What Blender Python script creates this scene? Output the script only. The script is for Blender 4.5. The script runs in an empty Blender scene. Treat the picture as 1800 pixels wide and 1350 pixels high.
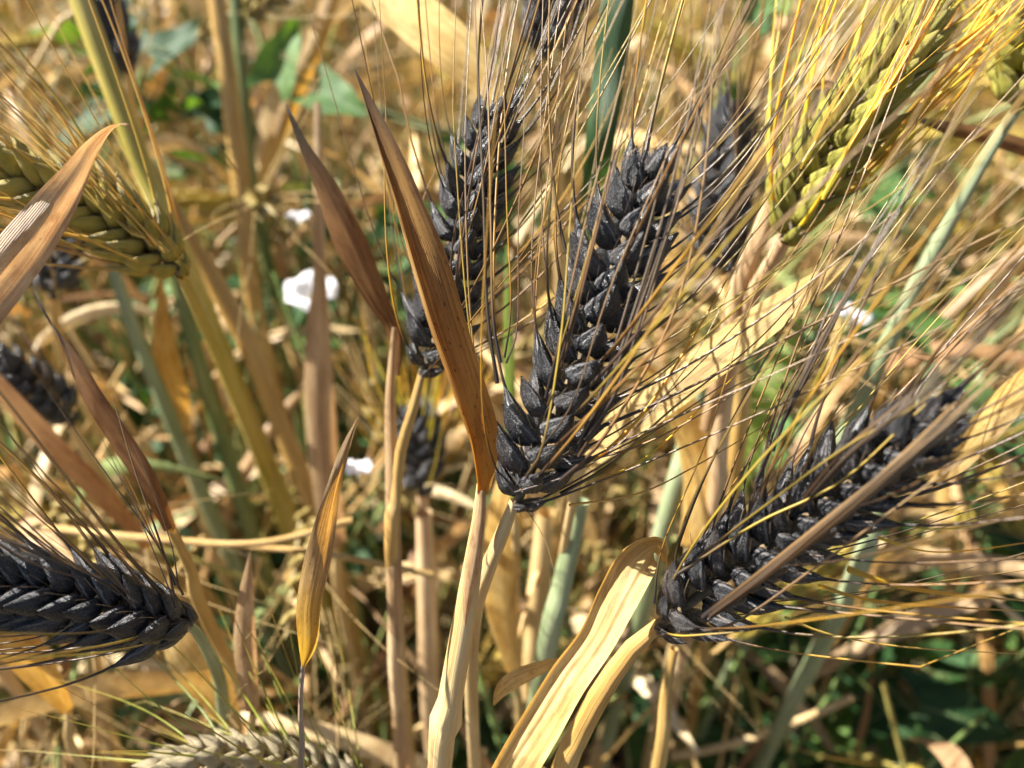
import bpy, math, random
import numpy as np

R = random.Random(7)
N = np.random.RandomState(11)
SC = bpy.context.scene
COL = SC.collection

# ------------------------------------------------------------------ camera, sky, sun, exposure
PITCH = math.radians(48.0)
CAM_H = 0.62
CAMP = np.array([0.0, 0.0, CAM_H])
RT = np.array([1.0, 0, 0])
UP = np.array([0, math.sin(PITCH), math.cos(PITCH)])
FW = np.array([0, math.cos(PITCH), -math.sin(PITCH)])
FPX = 1400.0
FOCUS = 0.166

cd = bpy.data.cameras.new('camera')
cam = bpy.data.objects.new('camera', cd)
COL.objects.link(cam)
cam.location = CAMP
cam.rotation_euler = (math.pi / 2 - PITCH, 0, 0)
cd.sensor_width = 36
cd.lens = 28
cd.clip_start = 0.005
cd.clip_end = 100
cd.dof.use_dof = True
cd.dof.focus_distance = FOCUS
cd.dof.aperture_fstop = 9.0
SC.camera = cam

SUN = np.array([-0.70, 0.30, 0.68])
SUN /= np.linalg.norm(SUN)
sun_el = math.asin(SUN[2])
sun_az = math.atan2(SUN[0], SUN[1])
w = bpy.data.worlds.new("World")
SC.world = w
w.use_nodes = True
nt = w.node_tree
bg = nt.nodes['Background']
sky = nt.nodes.new('ShaderNodeTexSky')
sky.sky_type = 'NISHITA'
sky.sun_disc = False
sky.sun_elevation = sun_el
sky.sun_rotation = sun_az
nt.links.new(sky.outputs[0], bg.inputs[0])
bg.inputs[1].default_value = 0.05
sd = bpy.data.lights.new('sun', 'SUN')
sd.energy = 5.0
sd.angle = math.radians(0.53)
sd.color = (1.0, 0.96, 0.90)
so = bpy.data.objects.new('sun', sd)
COL.objects.link(so)
import mathutils
so.rotation_euler = mathutils.Vector(-SUN).to_track_quat('-Z', 'Y').to_euler()
so.location = (-1, 0.3, 2)
SC.view_settings.view_transform = 'Standard'
SC.view_settings.look = 'None'
SC.view_settings.gamma = 1
SC.view_settings.exposure = 1.95
SC.render.engine = 'CYCLES'
SC.cycles.max_bounces = 8
SC.cycles.diffuse_bounces = 2
SC.cycles.transparent_max_bounces = 8
SC.cycles.sample_clamp_indirect = 6
SC.cycles.use_denoising = True
SC.render.use_persistent_data = False


def P(px, py, d):
    return CAMP + FW * d + RT * ((px - 900) / FPX * d) + UP * ((675 - py) / FPX * d)


def to_px(p):
    q = np.asarray(p) - CAMP
    d = q @ FW
    return 900 + (q @ RT) / d * FPX, 675 - (q @ UP) / d * FPX, d


def ground_pt(px, py, z=0.0):
    v = FW + RT * ((px - 900) / FPX) + UP * ((675 - py) / FPX)
    t = (z - CAM_H) / v[2]
    return CAMP + v * t, t


def nrm(v):
    v = np.asarray(v, float)
    return v / (np.linalg.norm(v, axis=-1, keepdims=True) + 1e-12)


# ------------------------------------------------------------------ materials
class NT:
    def __init__(s, name):
        s.m = bpy.data.materials.new(name)
        s.m.use_nodes = True
        s.t = s.m.node_tree
        s.t.nodes.clear()
        s.out = s.n('ShaderNodeOutputMaterial')

    def n(s, typ, **kw):
        x = s.t.nodes.new(typ)
        for k, v in kw.items():
            setattr(x, k, v)
        return x

    def l(s, a, b):
        s.t.links.new(a, b)

    def set(s, node, **kw):
        for k, v in kw.items():
            k = k.replace('_', ' ')
            if hasattr(v, 'links') or isinstance(v, bpy.types.NodeSocket):
                s.l(v, node.inputs[k])
            else:
                node.inputs[k].default_value = v
        return node

    def ramp(s, fac, stops, interp='LINEAR'):
        r = s.n('ShaderNodeValToRGB')
        r.color_ramp.interpolation = interp
        e = r.color_ramp.elements
        while len(e) < len(stops):
            e.new(0.5)
        for el, (p, c) in zip(e, stops):
            el.position = p
            el.color = (*c, 1) if len(c) == 3 else c
        s.l(fac, r.inputs[0])
        return r.outputs[0]

    def noise(s, vec, scale, detail=3, rough=0.5):
        x = s.n('ShaderNodeTexNoise')
        s.l(vec, x.inputs['Vector'])
        x.inputs['Scale'].default_value = scale
        x.inputs['Detail'].default_value = detail
        x.inputs['Roughness'].default_value = rough
        return x.outputs['Fac']

    def mapping(s, vec, scale):
        x = s.n('ShaderNodeMapping')
        s.l(vec, x.inputs[0])
        x.inputs['Scale'].default_value = scale
        return x.outputs[0]

    def mix(s, fac, a, b, mode='MIX'):
        x = s.n('ShaderNodeMix', data_type='RGBA', blend_type=mode)
        for sock, v in ((0, fac), (6, a), (7, b)):
            if isinstance(v, bpy.types.NodeSocket):
                s.l(v, x.inputs[sock])
            elif sock == 0:
                x.inputs[0].default_value = v
            else:
                x.inputs[sock].default_value = (*v, 1)
        return x.outputs[2]

    def math(s, op, a, b=0.0):
        x = s.n('ShaderNodeMath', operation=op)
        for i, v in enumerate((a, b)):
            if isinstance(v, bpy.types.NodeSocket):
                s.l(v, x.inputs[i])
            else:
                x.inputs[i].default_value = v
        return x.outputs[0]

    def bump(s, h, strength, dist):
        b = s.n('ShaderNodeBump')
        b.inputs['Strength'].default_value = strength
        b.inputs['Distance'].default_value = dist
        s.l(h, b.inputs['Height'])
        return b.outputs[0]


def uvrand(t, k=1.0):
    """uv plus a per object offset so that shared looks do not repeat"""
    uv = t.n('ShaderNodeUVMap').outputs[0]
    oi = t.n('ShaderNodeObjectInfo')
    cmb = t.n('ShaderNodeCombineXYZ')
    r = t.math('MULTIPLY', oi.outputs['Random'], 37.0 * k)
    t.l(r, cmb.inputs[2])
    add = t.n('ShaderNodeVectorMath', operation='ADD')
    t.l(uv, add.inputs[0])
    t.l(cmb.outputs[0], add.inputs[1])
    return add.outputs[0], oi.outputs['Random']


def finish(t, col, normal, rough=0.5, transl=0.0, tcol=None, spec=0.4, sheen=0.0, coat=0.0):
    b = t.n('ShaderNodeBsdfPrincipled')
    t.l(col, b.inputs['Base Color'])
    if normal is not None:
        t.l(normal, b.inputs['Normal'])
    if isinstance(rough, bpy.types.NodeSocket):
        t.l(rough, b.inputs['Roughness'])
    else:
        b.inputs['Roughness'].default_value = rough
    b.inputs['Specular IOR Level'].default_value = spec
    b.inputs['Sheen Weight'].default_value = sheen
    b.inputs['Coat Weight'].default_value = coat
    b.inputs['Coat Roughness'].default_value = .22
    if transl > 0:
        tr = t.n('ShaderNodeBsdfTranslucent')
        t.l(tcol if tcol is not None else col, tr.inputs[0])
        mx = t.n('ShaderNodeMixShader')
        mx.inputs[0].default_value = transl
        t.l(b.outputs[0], mx.inputs[1])
        t.l(tr.outputs[0], mx.inputs[2])
        t.l(mx.outputs[0], t.out.inputs[0])
    else:
        t.l(b.outputs[0], t.out.inputs[0])
    return t.m


def leaf_mat(name, cols, transl=0.4, spots=0.3, dark=(0.05, 0.025, 0.012), tip=None, base=None,
             streak=0.55, rough=0.5, spec=0.35, warm=(1.25, 0.95, 0.5), vein=1.0, u_scale=26):
    """long striated blade: uv.x across (0..1), uv.y along (0..1)"""
    t = NT(name)
    v, rnd = uvrand(t)
    st = t.noise(t.mapping(v, (u_scale, 2.2, 1)), 1.0, 4, 0.6)
    bl = t.noise(t.mapping(v, (2.0, 5.0, 1)), 1.0, 3, 0.6)
    f = t.math('ADD', t.math('MULTIPLY', st, streak), t.math('MULTIPLY', bl, 1 - streak))
    n = len(cols)
    stops = [(0.32 + 0.36 * i / max(1, n - 1), c) for i, c in enumerate(cols)]
    col = t.ramp(f, stops)
    sepv = t.n('ShaderNodeSeparateXYZ')
    t.l(t.n('ShaderNodeUVMap').outputs[0], sepv.inputs[0])
    if tip is not None:
        jit = t.math('ADD', sepv.outputs[1], t.math('MULTIPLY', t.math('SUBTRACT', st, 0.5), 0.35))
        col = t.mix(t.ramp(jit, [(tip[0], (0, 0, 0)), (tip[1], (1, 1, 1))]), col, tip[2])
    if base is not None:
        jit = t.math('ADD', sepv.outputs[1], t.math('MULTIPLY', t.math('SUBTRACT', bl, 0.5), 0.25))
        col = t.mix(t.ramp(jit, [(base[0], (1, 1, 1)), (base[1], (0, 0, 0))]), col, base[2])
    if spots > 0:
        sp = t.noise(t.mapping(v, (14, 60, 1)), 1.0, 2, 0.5)
        col = t.mix(t.math('MULTIPLY', t.ramp(sp, [(0.66, (0, 0, 0)), (0.72, (1, 1, 1))]), spots), col, dark)
    mot = t.noise(t.mapping(v, (3.5, 9, 1)), 1.0, 6, .72)
    col = t.mix(t.math('MULTIPLY', t.ramp(mot, [(.50, (0, 0, 0)), (.64, (1, 1, 1))]), .5 if spots > .08 else .15), col, t.mix(1.0, col, (.48, .34, .24), 'MULTIPLY'))
    # parallel veins
    wv = t.n('ShaderNodeTexWave', wave_type='BANDS', bands_direction='X')
    t.l(t.mapping(v, (1, 0.0, 0.0)), wv.inputs[0])
    wv.inputs['Scale'].default_value = 9.0 * vein
    wv.inputs['Distortion'].default_value = 0.6
    col = t.mix(t.math('MULTIPLY', wv.outputs['Fac'], 0.22), col, t.mix(1.0, col, (0.55, 0.5, 0.42), 'MULTIPLY'))
    h = t.math('ADD', t.math('MULTIPLY', wv.outputs['Fac'], 0.6), t.math('MULTIPLY', st, 0.8))
    nb = t.bump(h, 0.7, 0.00025)
    tc = t.mix(1.0, col, warm, 'MULTIPLY')
    return finish(t, col, nb, rough, transl, tc, spec)


def stem_mat(name, cols, rough=0.42, transl=0.08):
    t = NT(name)
    v, rnd = uvrand(t)
    st = t.noise(t.mapping(v, (30, 2.0, 1)), 1.0, 4, 0.6)
    bl = t.noise(t.mapping(v, (1.5, 9.0, 1)), 1.0, 3, 0.6)
    f = t.math('ADD', t.math('MULTIPLY', st, 0.45), t.math('MULTIPLY', bl, 0.55))
    n = len(cols)
    col = t.ramp(f, [(0.38 + 0.24 * i / max(1, n - 1), c) for i, c in enumerate(cols)])
    col = t.mix(t.math('MULTIPLY', t.ramp(st, [(.52, (0, 0, 0)), (.66, (1, 1, 1))]), .55), col, t.mix(1.0, col, (.45, .38, .34), 'MULTIPLY'))
    sp = t.noise(t.mapping(v, (12, 50, 1)), 1.0, 2)
    col = t.mix(t.math('MULTIPLY', t.ramp(sp, [(0.66, (0, 0, 0)), (0.74, (1, 1, 1))]), 0.35), col, (0.12, 0.06, 0.03))
    stn = t.noise(t.mapping(v, (2.5, 7, 1)), 1.0, 5, .7)
    col = t.mix(t.math('MULTIPLY', t.ramp(stn, [(.55, (0, 0, 0)), (.66, (1, 1, 1))]), .55), col, t.mix(1.0, col, (.50, .36, .26), 'MULTIPLY'))
    return finish(t, col, t.bump(st, 0.9, 0.0005), rough, transl, t.mix(1.0, col, (1.2, .9, .5), 'MULTIPLY'), 0.45)


def kernel_mat(name, c0, c1, c2, edge, rough=0.42, transl=0.0, spec=0.5):
    t = NT(name)
    v, rnd = uvrand(t)
    oc = t.n('ShaderNodeTexCoord').outputs['Object']
    st = t.noise(t.mapping(v, (34, 2.5, 1)), 1.0, 4, 0.65)
    g = t.noise(oc, 3200, 3, 0.75)
    bl = t.noise(oc, 420, 3, 0.6)
    sepv = t.n('ShaderNodeSeparateXYZ')
    t.l(t.n('ShaderNodeUVMap').outputs[0], sepv.inputs[0])
    col = t.ramp(t.math('ADD', t.math('MULTIPLY', st, .6), t.math('MULTIPLY', bl, .4)), [(0.36, c0), (0.64, c1)])
    fl = t.math('ABSOLUTE', t.math('SUBTRACT', sepv.outputs[0], .5))
    fl = t.math('ADD', fl, t.math('MULTIPLY', t.math('SUBTRACT', bl, .5), .16))
    col = t.mix(t.ramp(fl, [(.0, (.0, .0, .0)), (.045, (.55, .55, .55)), (.075, (0, 0, 0))]), col, edge)
    col = t.mix(t.ramp(rnd, [(0.55, (0, 0, 0)), (1.0, (1, 1, 1))]), col, t.mix(st, c1, c2))
    # pale dry margins on a few nerves
    col = t.mix(t.ramp(st, [(0.60, (0, 0, 0)), (0.72, (.75, .75, .75))]), col, edge)
    tipf = t.math('ADD', sepv.outputs[1], t.math('MULTIPLY', t.math('SUBTRACT', bl, .5), .3))
    col = t.mix(t.math('MULTIPLY', t.ramp(tipf, [(0.80, (0, 0, 0)), (1.0, (1, 1, 1))]), 0.5), col, edge if transl else c0)
    h = t.math('ADD', t.math('MULTIPLY', st, 1.0), t.math('MULTIPLY', g, .8))
    rg = t.ramp(g, [(0.3, (rough - .12,) * 3), (0.7, (rough + .15,) * 3)])
    return finish(t, col, t.bump(h, 1.0, 0.0006), rg, transl, t.mix(1.0, col, (1.3, 1.0, .4), 'MULTIPLY'), spec, 0.0, 0.0 if transl else 0.14)


def awn_mat(name, stops_list, transl=0.25):
    """uv.y runs 0..1 from base to tip; each object picks its own blend between looks"""
    t = NT(name)
    v, rnd = uvrand(t)
    sepv = t.n('ShaderNodeSeparateXYZ')
    t.l(t.n('ShaderNodeUVMap').outputs[0], sepv.inputs[0])
    bl = t.noise(t.mapping(v, (1.0, 14, 1)), 1.0, 2)
    y = t.math('ADD', sepv.outputs[1], t.math('MULTIPLY', t.math('SUBTRACT', bl, .5), .12))
    cols = [t.ramp(y, s) for s in stops_list]
    col = cols[0]
    for i, c in enumerate(cols[1:]):
        a = (i + 1) / len(cols)
        col = t.mix(t.ramp(rnd, [(a - .04, (0, 0, 0)), (a + .04, (1, 1, 1))]), col, c)
    st = t.noise(t.mapping(v, (6, 160, 1)), 1.0, 2)
    return finish(t, col, t.bump(st, 0.4, 0.0001), 0.38, transl, t.mix(1.0, col, (1.35, 1.0, .45), 'MULTIPLY'), 0.6)


M = {}
M['kernel_black'] = kernel_mat('black_kernel', (0.0020, 0.0023, 0.0033), (0.0095, 0.0105, 0.0135), (0.048, 0.036, 0.030), (0.30, 0.28, 0.27), 0.27, 0.0, 0.8)
M['kernel_gold'] = kernel_mat('yellow_green_kernel', (0.22, 0.22, 0.025), (0.46, 0.42, 0.055), (0.56, 0.46, 0.09), (0.56, 0.46, 0.20), 0.45, 0.18, 0.4)
M['kernel_olive'] = kernel_mat('olive_kernel', (0.34, 0.26, 0.03), (0.60, 0.46, 0.08), (0.62, 0.46, 0.11), (0.5, 0.4, 0.2), 0.4, 0.12, 0.4)
M['kernel_pale'] = kernel_mat('pale_kernel', (0.34, 0.27, 0.13), (0.58, 0.49, 0.28), (0.44, 0.34, 0.22), (0.72, 0.64, 0.45), 0.5, 0.2, 0.4)
TAN, BRN, DRK, GLD = (0.38, 0.26, 0.13), (0.27, 0.155, 0.055), (0.020, 0.015, 0.014), (0.52, 0.29, 0.03)
M['awn_black'] = awn_mat('brown_awn', [
    [(0.0, DRK), (0.05, (.035, .022, .014)), (0.15, (0.15, .085, .034)), (0.5, (.28, .18, .08)), (1, (.38, .28, .15))],
    [(0.0, DRK), (0.05, (.06, .03, .014)), (0.16, (.24, .12, .03)), (0.5, BRN), (1, TAN)],
    [(0.0, DRK), (0.08, (.16, .075, .015)), (0.22, GLD), (0.55, (.42, .25, .05)), (1, (.36, .26, .12))],
    [(0.0, DRK), (0.04, (.05, .03, .02)), (0.2, (.14, .085, .045)), (0.6, (.24, .17, .09)), (1, (.34, .26, .15))],
    [(0.0, DRK), (0.05, (.05, .03, .014)), (0.25, (.17, .10, .04)), (0.5, BRN), (1, TAN)],
    [(0.0, DRK), (0.06, (.13, .08, .02)), (0.2, (.36, .26, .03)), (0.6, (.36, .25, .06)), (1, (.34, .25, .11))]], 0.22)
M['awn_gold'] = awn_mat('golden_awn', [
    [(0.0, (.60, .50, .03)), (0.3, (.85, .62, .03)), (1, (.75, .52, .08))],
    [(0.0, (.50, .48, .04)), (0.4, (.70, .62, .05)), (1, (.60, .50, .10))],
    [(0.0, (.60, .40, .03)), (0.4, (.72, .44, .03)), (1, (.50, .36, .12))]], 0.45)
M['awn_straw'] = awn_mat('straw_awn', [
    [(0.0, (.52, .38, .07)), (1, (.66, .45, .12))],
    [(0.0, (.40, .34, .05)), (0.5, (.64, .43, .08)), (1, (.56, .40, .18))],
    [(0.0, (.60, .38, .07)), (1, (.50, .34, .14))]], 0.35)
M['awn_green'] = awn_mat('green_awn', [
    [(0.0, (.34, .42, .06)), (0.5, (.44, .42, .05)), (1, (.60, .42, .06))],
    [(0.0, (.18, .26, .05)), (0.5, (.26, .30, .06)), (1, (.34, .26, .08))],
    [(0.0, (.30, .33, .05)), (0.4, (.40, .36, .05)), (1, (.42, .22, .05))]], 0.35)
M['awn_brown'] = awn_mat('brown_grey_awn', [
    [(0.0, (.03, .018, .011)), (0.3, (.075, .048, .026)), (1, (.17, .125, .075))],
    [(0.0, (.04, .02, .009)), (0.3, (.13, .068, .025)), (1, (.20, .14, .075))],
    [(0.0, (.025, .018, .013)), (0.4, (.10, .07, .042)), (1, (.17, .13, .085))]], 0.18)
M['bristle'] = awn_mat('bristle', [[(0.0, (.05, .04, .035)), (1, (.30, .22, .14))]], 0.2)
M['rachis'] = stem_mat('rachis_straw', [(0.12, .09, .05), (.3, .22, .12)])

M['leaf_brown'] = leaf_mat('brown_leaf', [(.10, .05, .018), (.24, .125, .036), (.36, .205, .06), (.46, .30, .11)], 0.40, 0.85,
                           tip=(0.70, 0.98, (0.045, 0.026, 0.018)), base=(0.0, 0.45, (.50, .22, .025)), warm=(1.3, .92, .42), streak=0.65)
M['leaf_pale'] = leaf_mat('pale_straw_leaf', [(.42, .27, .10), (.62, .42, .14), (.76, .56, .22), (.82, .66, .34)], 0.32, 0.10, warm=(1.15, .85, .38), vein=1.3)
M['leaf_pink'] = leaf_mat('pinkish_dry_leaf', [(.32, .18, .085), (.46, .29, .14), (.60, .42, .22), (.74, .57, .34)], 0.35, 0.35, warm=(1.1, .88, .65), vein=0.8)
M['leaf_rust'] = leaf_mat('rust_leaf', [(.12, .055, .020), (.22, .11, .038), (.34, .19, .065)], 0.35, 0.5, warm=(1.3, .9, .45), tip=(.55, .9, (.05, .035, .02)))
M['leaf_amber'] = leaf_mat('amber_leaf', [(.40, .20, .05), (.58, .35, .08), (.72, .50, .17), (.74, .56, .26)], 0.45, 0.35, warm=(1.25, .98, .45))
M['leaf_twist'] = leaf_mat('twisted_leaf', [(.10, .060, .025), (.30, .19, .08), (.48, .33, .15), (.62, .47, .25)], 0.40, 0.5,
                           base=(0.02, 0.42, (.66, .38, .02)), warm=(1.4, 1.0, .35), streak=0.7)
M['leaf_tan'] = leaf_mat('tan_leaf', [(.26, .13, .045), (.42, .24, .09), (.56, .36, .15)], 0.45, 0.3, warm=(1.4, .9, .35))
M['leaf_green'] = leaf_mat('green_blade', [(.018, .05, .018), (.035, .085, .025), (.07, .12, .04)], 0.25, 0.05, warm=(1.2, 1.3, .4))
M['leaf_lime'] = leaf_mat('lime_blade', [(.16, .26, .045), (.24, .34, .06), (.34, .40, .10)], 0.5, 0.05, warm=(1.2, 1.2, .35))
M['stem_straw'] = stem_mat('straw_stem', [(.42, .27, .10), (.58, .41, .18), (.70, .54, .28)])
M['stem_pink'] = stem_mat('pinkish_stem', [(.38, .23, .12), (.56, .38, .20), (.70, .53, .31)])
M['stem_amber'] = stem_mat('amber_stem', [(.36, .20, .05), (.50, .31, .09), (.58, .42, .17)])
M['stem_yellow'] = stem_mat('yellow_green_stem', [(.30, .26, .035), (.46, .36, .07), (.58, .42, .16)])
M['stem_green'] = stem_mat('grey_green_stem', [(.16, .20, .09), (.25, .30, .15), (.36, .40, .24)])
M['stem_dkgreen'] = stem_mat('green_stem', [(.07, .11, .03), (.13, .17, .05), (.24, .24, .09)])
M['stem_purple'] = stem_mat('brown_sheath', [(.20, .14, .10), (.40, .30, .21), (.60, .50, .38)])


def var_mat(name, stops, transl, warm, rough=0.5):
    """blurred plants far back: each object takes one colour from the scale"""
    t = NT(name)
    v, rnd = uvrand(t)
    st = t.noise(t.mapping(v, (16, 3.0, 1)), 1.0, 3)
    r = t.math('FRACT', t.math('MULTIPLY', rnd, 7.31))
    col = t.ramp(r, stops, 'CONSTANT')
    col = t.mix(t.ramp(st, [(.35, (0, 0, 0)), (.65, (1, 1, 1))]), t.mix(1.0, col, (.72, .66, .60), 'MULTIPLY'), col)
    return finish(t, col, t.bump(st, .4, .0003), rough, transl, t.mix(1.0, col, warm, 'MULTIPLY'), 0.4)


def attr_mat(name, transl, warm, rough=0.55):
    t = NT(name)
    a = t.n('ShaderNodeAttribute', attribute_name='col')
    st = t.noise(t.n('ShaderNodeTexCoord').outputs['Object'], 180, 3)
    col = t.mix(t.ramp(st, [(.35, (0, 0, 0)), (.65, (1, 1, 1))]), t.mix(1.0, a.outputs[0], (.72, .66, .60), 'MULTIPLY'), a.outputs[0])
    return finish(t, col, None, rough, transl, t.mix(1.0, col, warm, 'MULTIPLY'), 0.4)


STRAWS = [(.66, .47, .19), (.54, .36, .12), (.72, .55, .27), (.46, .27, .08), (.60, .40, .16), (.42, .36, .10), (.26, .30, .10), (.20, .30, .09)]
M['bg_stem'] = var_mat('far_stem', [(i / 8, c) for i, c in enumerate(STRAWS)], 0.1, (1.2, .9, .5))
M['bg_leaf'] = var_mat('far_leaf', [(0, (.58, .42, .20)), (.14, (.50, .29, .10)), (.28, (.64, .48, .25)), (.40, (.32, .18, .08)),
                                    (.5, (.60, .38, .11)), (.6, (.54, .38, .21)), (.72, (.14, .19, .05)), (.86, (.24, .28, .10)), (.93, (.66, .52, .30))], 0.28, (1.15, .92, .55))
M['attr'] = attr_mat('mixed_straw', 0.16, (1.1, .93, .6))


def weed_mat(name, stops, transl=.27):
    t = NT(name)
    v, rnd = uvrand(t)
    oc = t.n('ShaderNodeTexCoord').outputs['Object']
    nz = t.noise(oc, 160, 3)
    r = t.math('FRACT', t.math('MULTIPLY', rnd, 5.77))
    col = t.mix(t.ramp(nz, [(.35, (0, 0, 0)), (.65, (1, 1, 1))]), t.ramp(r, stops), t.mix(1.0, t.ramp(r, stops), (1.4, 1.3, 1.1), 'MULTIPLY'))
    sepv = t.n('ShaderNodeSeparateXYZ')
    t.l(t.n('ShaderNodeUVMap').outputs[0], sepv.inputs[0])
    mid = t.math('ABSOLUTE', t.math('SUBTRACT', sepv.outputs[0], .5))
    col = t.mix(t.ramp(mid, [(0.0, (.5, .5, .5)), (.035, (0, 0, 0))]), col, (.25, .32, .14))
    return finish(t, col, t.bump(nz, .5, .0006), 0.62, transl, t.mix(1.0, col, (1.5, 1.5, .35), 'MULTIPLY'), 0.22)


M['weed'] = weed_mat('bindweed_leaf', [(0, (.016, .045, .016)), (.4, (.028, .072, .022)), (.75, (.08, .15, .035)), (1, (.05, .12, .05))])


def petal_mat():
    t = NT('white_petal')
    uv = t.n('ShaderNodeUVMap').outputs[0]
    sepv = t.n('ShaderNodeSeparateXYZ')
    t.l(uv, sepv.inputs[0])
    nz = t.noise(uv, 6, 3)
    col = t.ramp(t.math('ADD', sepv.outputs[1], t.math('MULTIPLY', nz, .2)), [(0.1, (.62, .62, .25)), (.35, (.80, .77, .76)), (1, (.84, .82, .82))])
    return finish(t, col, t.bump(nz, .3, .001), .6, .35, col, .3)


M['petal'] = petal_mat()


def soil_mat():
    t = NT('soil')
    oc = t.n('ShaderNodeTexCoord').outputs['Object']
    a = t.noise(oc, 9, 6, .65)
    b = t.noise(oc, 90, 5, .7)
    col = t.ramp(t.math('ADD', t.math('MULTIPLY', a, .5), t.math('MULTIPLY', b, .5)), [(.36, (.05, .034, .022)), (.5, (.13, .09, .055)), (.64, (.24, .18, .11))])
    return finish(t, col, t.bump(b, .9, .01), .9, 0, None, .2)


M['soil'] = soil_mat()

# ------------------------------------------------------------------ mesh helpers


def mesh(name, V, F, UV=None, mats=(), smooth=True, matidx=None, col=None):
    me = bpy.data.meshes.new(name)
    V = np.asarray(V, float)
    if isinstance(F, np.ndarray):
        nf, k = F.shape
        me.vertices.add(len(V))
        me.vertices.foreach_set('co', V.ravel())
        me.loops.add(nf * k)
        me.loops.foreach_set('vertex_index', F.astype(np.int32).ravel())
        me.polygons.add(nf)
        me.polygons.foreach_set('loop_start', np.arange(0, nf * k, k, dtype=np.int32))
        me.polygons.foreach_set('loop_total', np.full(nf, k, dtype=np.int32))
        me.update(calc_edges=True)
    else:
        me.from_pydata(V.tolist(), [], F)
    if UV is not None:
        lay = me.uv_layers.new(name='UVMap')
        li = np.empty(len(me.loops), dtype=np.int32)
        me.loops.foreach_get('vertex_index', li)
        lay.data.foreach_set('uv', np.asarray(UV, float)[li].ravel())
    if col is not None:
        a = me.color_attributes.new('col', 'FLOAT_COLOR', 'POINT')
        c = np.ones((len(V), 4))
        c[:, :3] = col
        a.data.foreach_set('color', c.ravel())
    for m in mats:
        me.materials.append(m)
    if matidx is not None:
        me.polygons.foreach_set('material_index', np.asarray(matidx, dtype=np.int32))
    if smooth:
        me.polygons.foreach_set('use_smooth', np.ones(len(me.polygons), dtype=bool))
    me.update()
    return me


def obj(name, me, parent=None, label=None, cat=None, group=None, kind=None):
    o = bpy.data.objects.new(name, me)
    COL.objects.link(o)
    if parent is not None:
        o.parent = parent
    if label:
        o['label'] = label
    if cat:
        o['category'] = cat
    if group:
        o['group'] = group
    if kind:
        o['kind'] = kind
    return o


def spline(C, n, power=1.0):
    """Catmull-Rom through rows of C (any number of columns), n samples"""
    C = np.asarray(C, float)
    k = len(C)
    if k == 2:
        t = np.linspace(0, 1, n)[:, None]
        return C[0] * (1 - t) + C[1] * t
    E = np.vstack([2 * C[0] - C[1], C, 2 * C[-1] - C[-2]])
    seg = np.linalg.norm(np.diff(C[:, :3], axis=0), axis=1) + 1e-9
    cum = np.concatenate([[0], np.cumsum(seg)])
    s = np.linspace(0, cum[-1], n)
    out = []
    for x in s:
        i = min(np.searchsorted(cum, x, side='right') - 1, k - 2)
        u = (x - cum[i]) / seg[i]
        p0, p1, p2, p3 = E[i], E[i + 1], E[i + 2], E[i + 3]
        out.append(0.5 * ((2 * p1) + (-p0 + p2) * u + (2 * p0 - 5 * p1 + 4 * p2 - p3) * u * u + (-p0 + 3 * p1 - 3 * p2 + p3) * u ** 3))
    return np.array(out)


def tangents(pts):
    return nrm(np.gradient(pts, axis=0))


def frames(pts, ref):
    T = tangents(pts)
    n0 = np.asarray(ref, float)
    Ns = []
    for t in T:
        n0 = n0 - t * (n0 @ t)
        n0 = n0 / (np.linalg.norm(n0) + 1e-12)
        Ns.append(n0.copy())
    Ns = np.array(Ns)
    return T, Ns, np.cross(T, Ns)


def grid_faces(nr, nc, closed):
    a = np.arange(nr - 1)[:, None] * nc
    if closed:
        j = np.arange(nc)[None, :]
        j2 = (j + 1) % nc
    else:
        j = np.arange(nc - 1)[None, :]
        j2 = j + 1
    F = np.stack([a + j, a + j2, a + nc + j2, a + nc + j], -1).reshape(-1, 4)
    return F


def tube(pts, rad, sides=8, ref=(0.3, 0.2, 1.0), flat=1.0, ridge=0.0):
    pts = np.asarray(pts, float)
    rad = np.broadcast_to(np.asarray(rad, float), (len(pts),))
    T, A, B = frames(pts, ref)
    th = np.linspace(0, 2 * math.pi, sides, endpoint=False)
    rr = 1 + ridge * np.cos(th * sides / 2)
    V = pts[:, None, :] + rad[:, None, None] * rr[None, :, None] * (np.cos(th)[None, :, None] * A[:, None, :] + flat * np.sin(th)[None, :, None] * B[:, None, :])
    U = np.abs(((th / math.pi + 0.5) % 2) - 1)
    UV = np.stack([np.broadcast_to(U, (len(pts), sides)), np.broadcast_to(np.linspace(0, 1, len(pts))[:, None], (len(pts), sides))], -1)
    return V.reshape(-1, 3), grid_faces(len(pts), sides, True), UV.reshape(-1, 2)


def join(parts):
    Vs, Fs, Us, k = [], [], [], 0
    for V, F, U in parts:
        Vs.append(V)
        Fs.append(F + k)
        Us.append(U)
        k += len(V)
    return np.vstack(Vs), np.vstack(Fs), np.vstack(Us)


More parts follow.
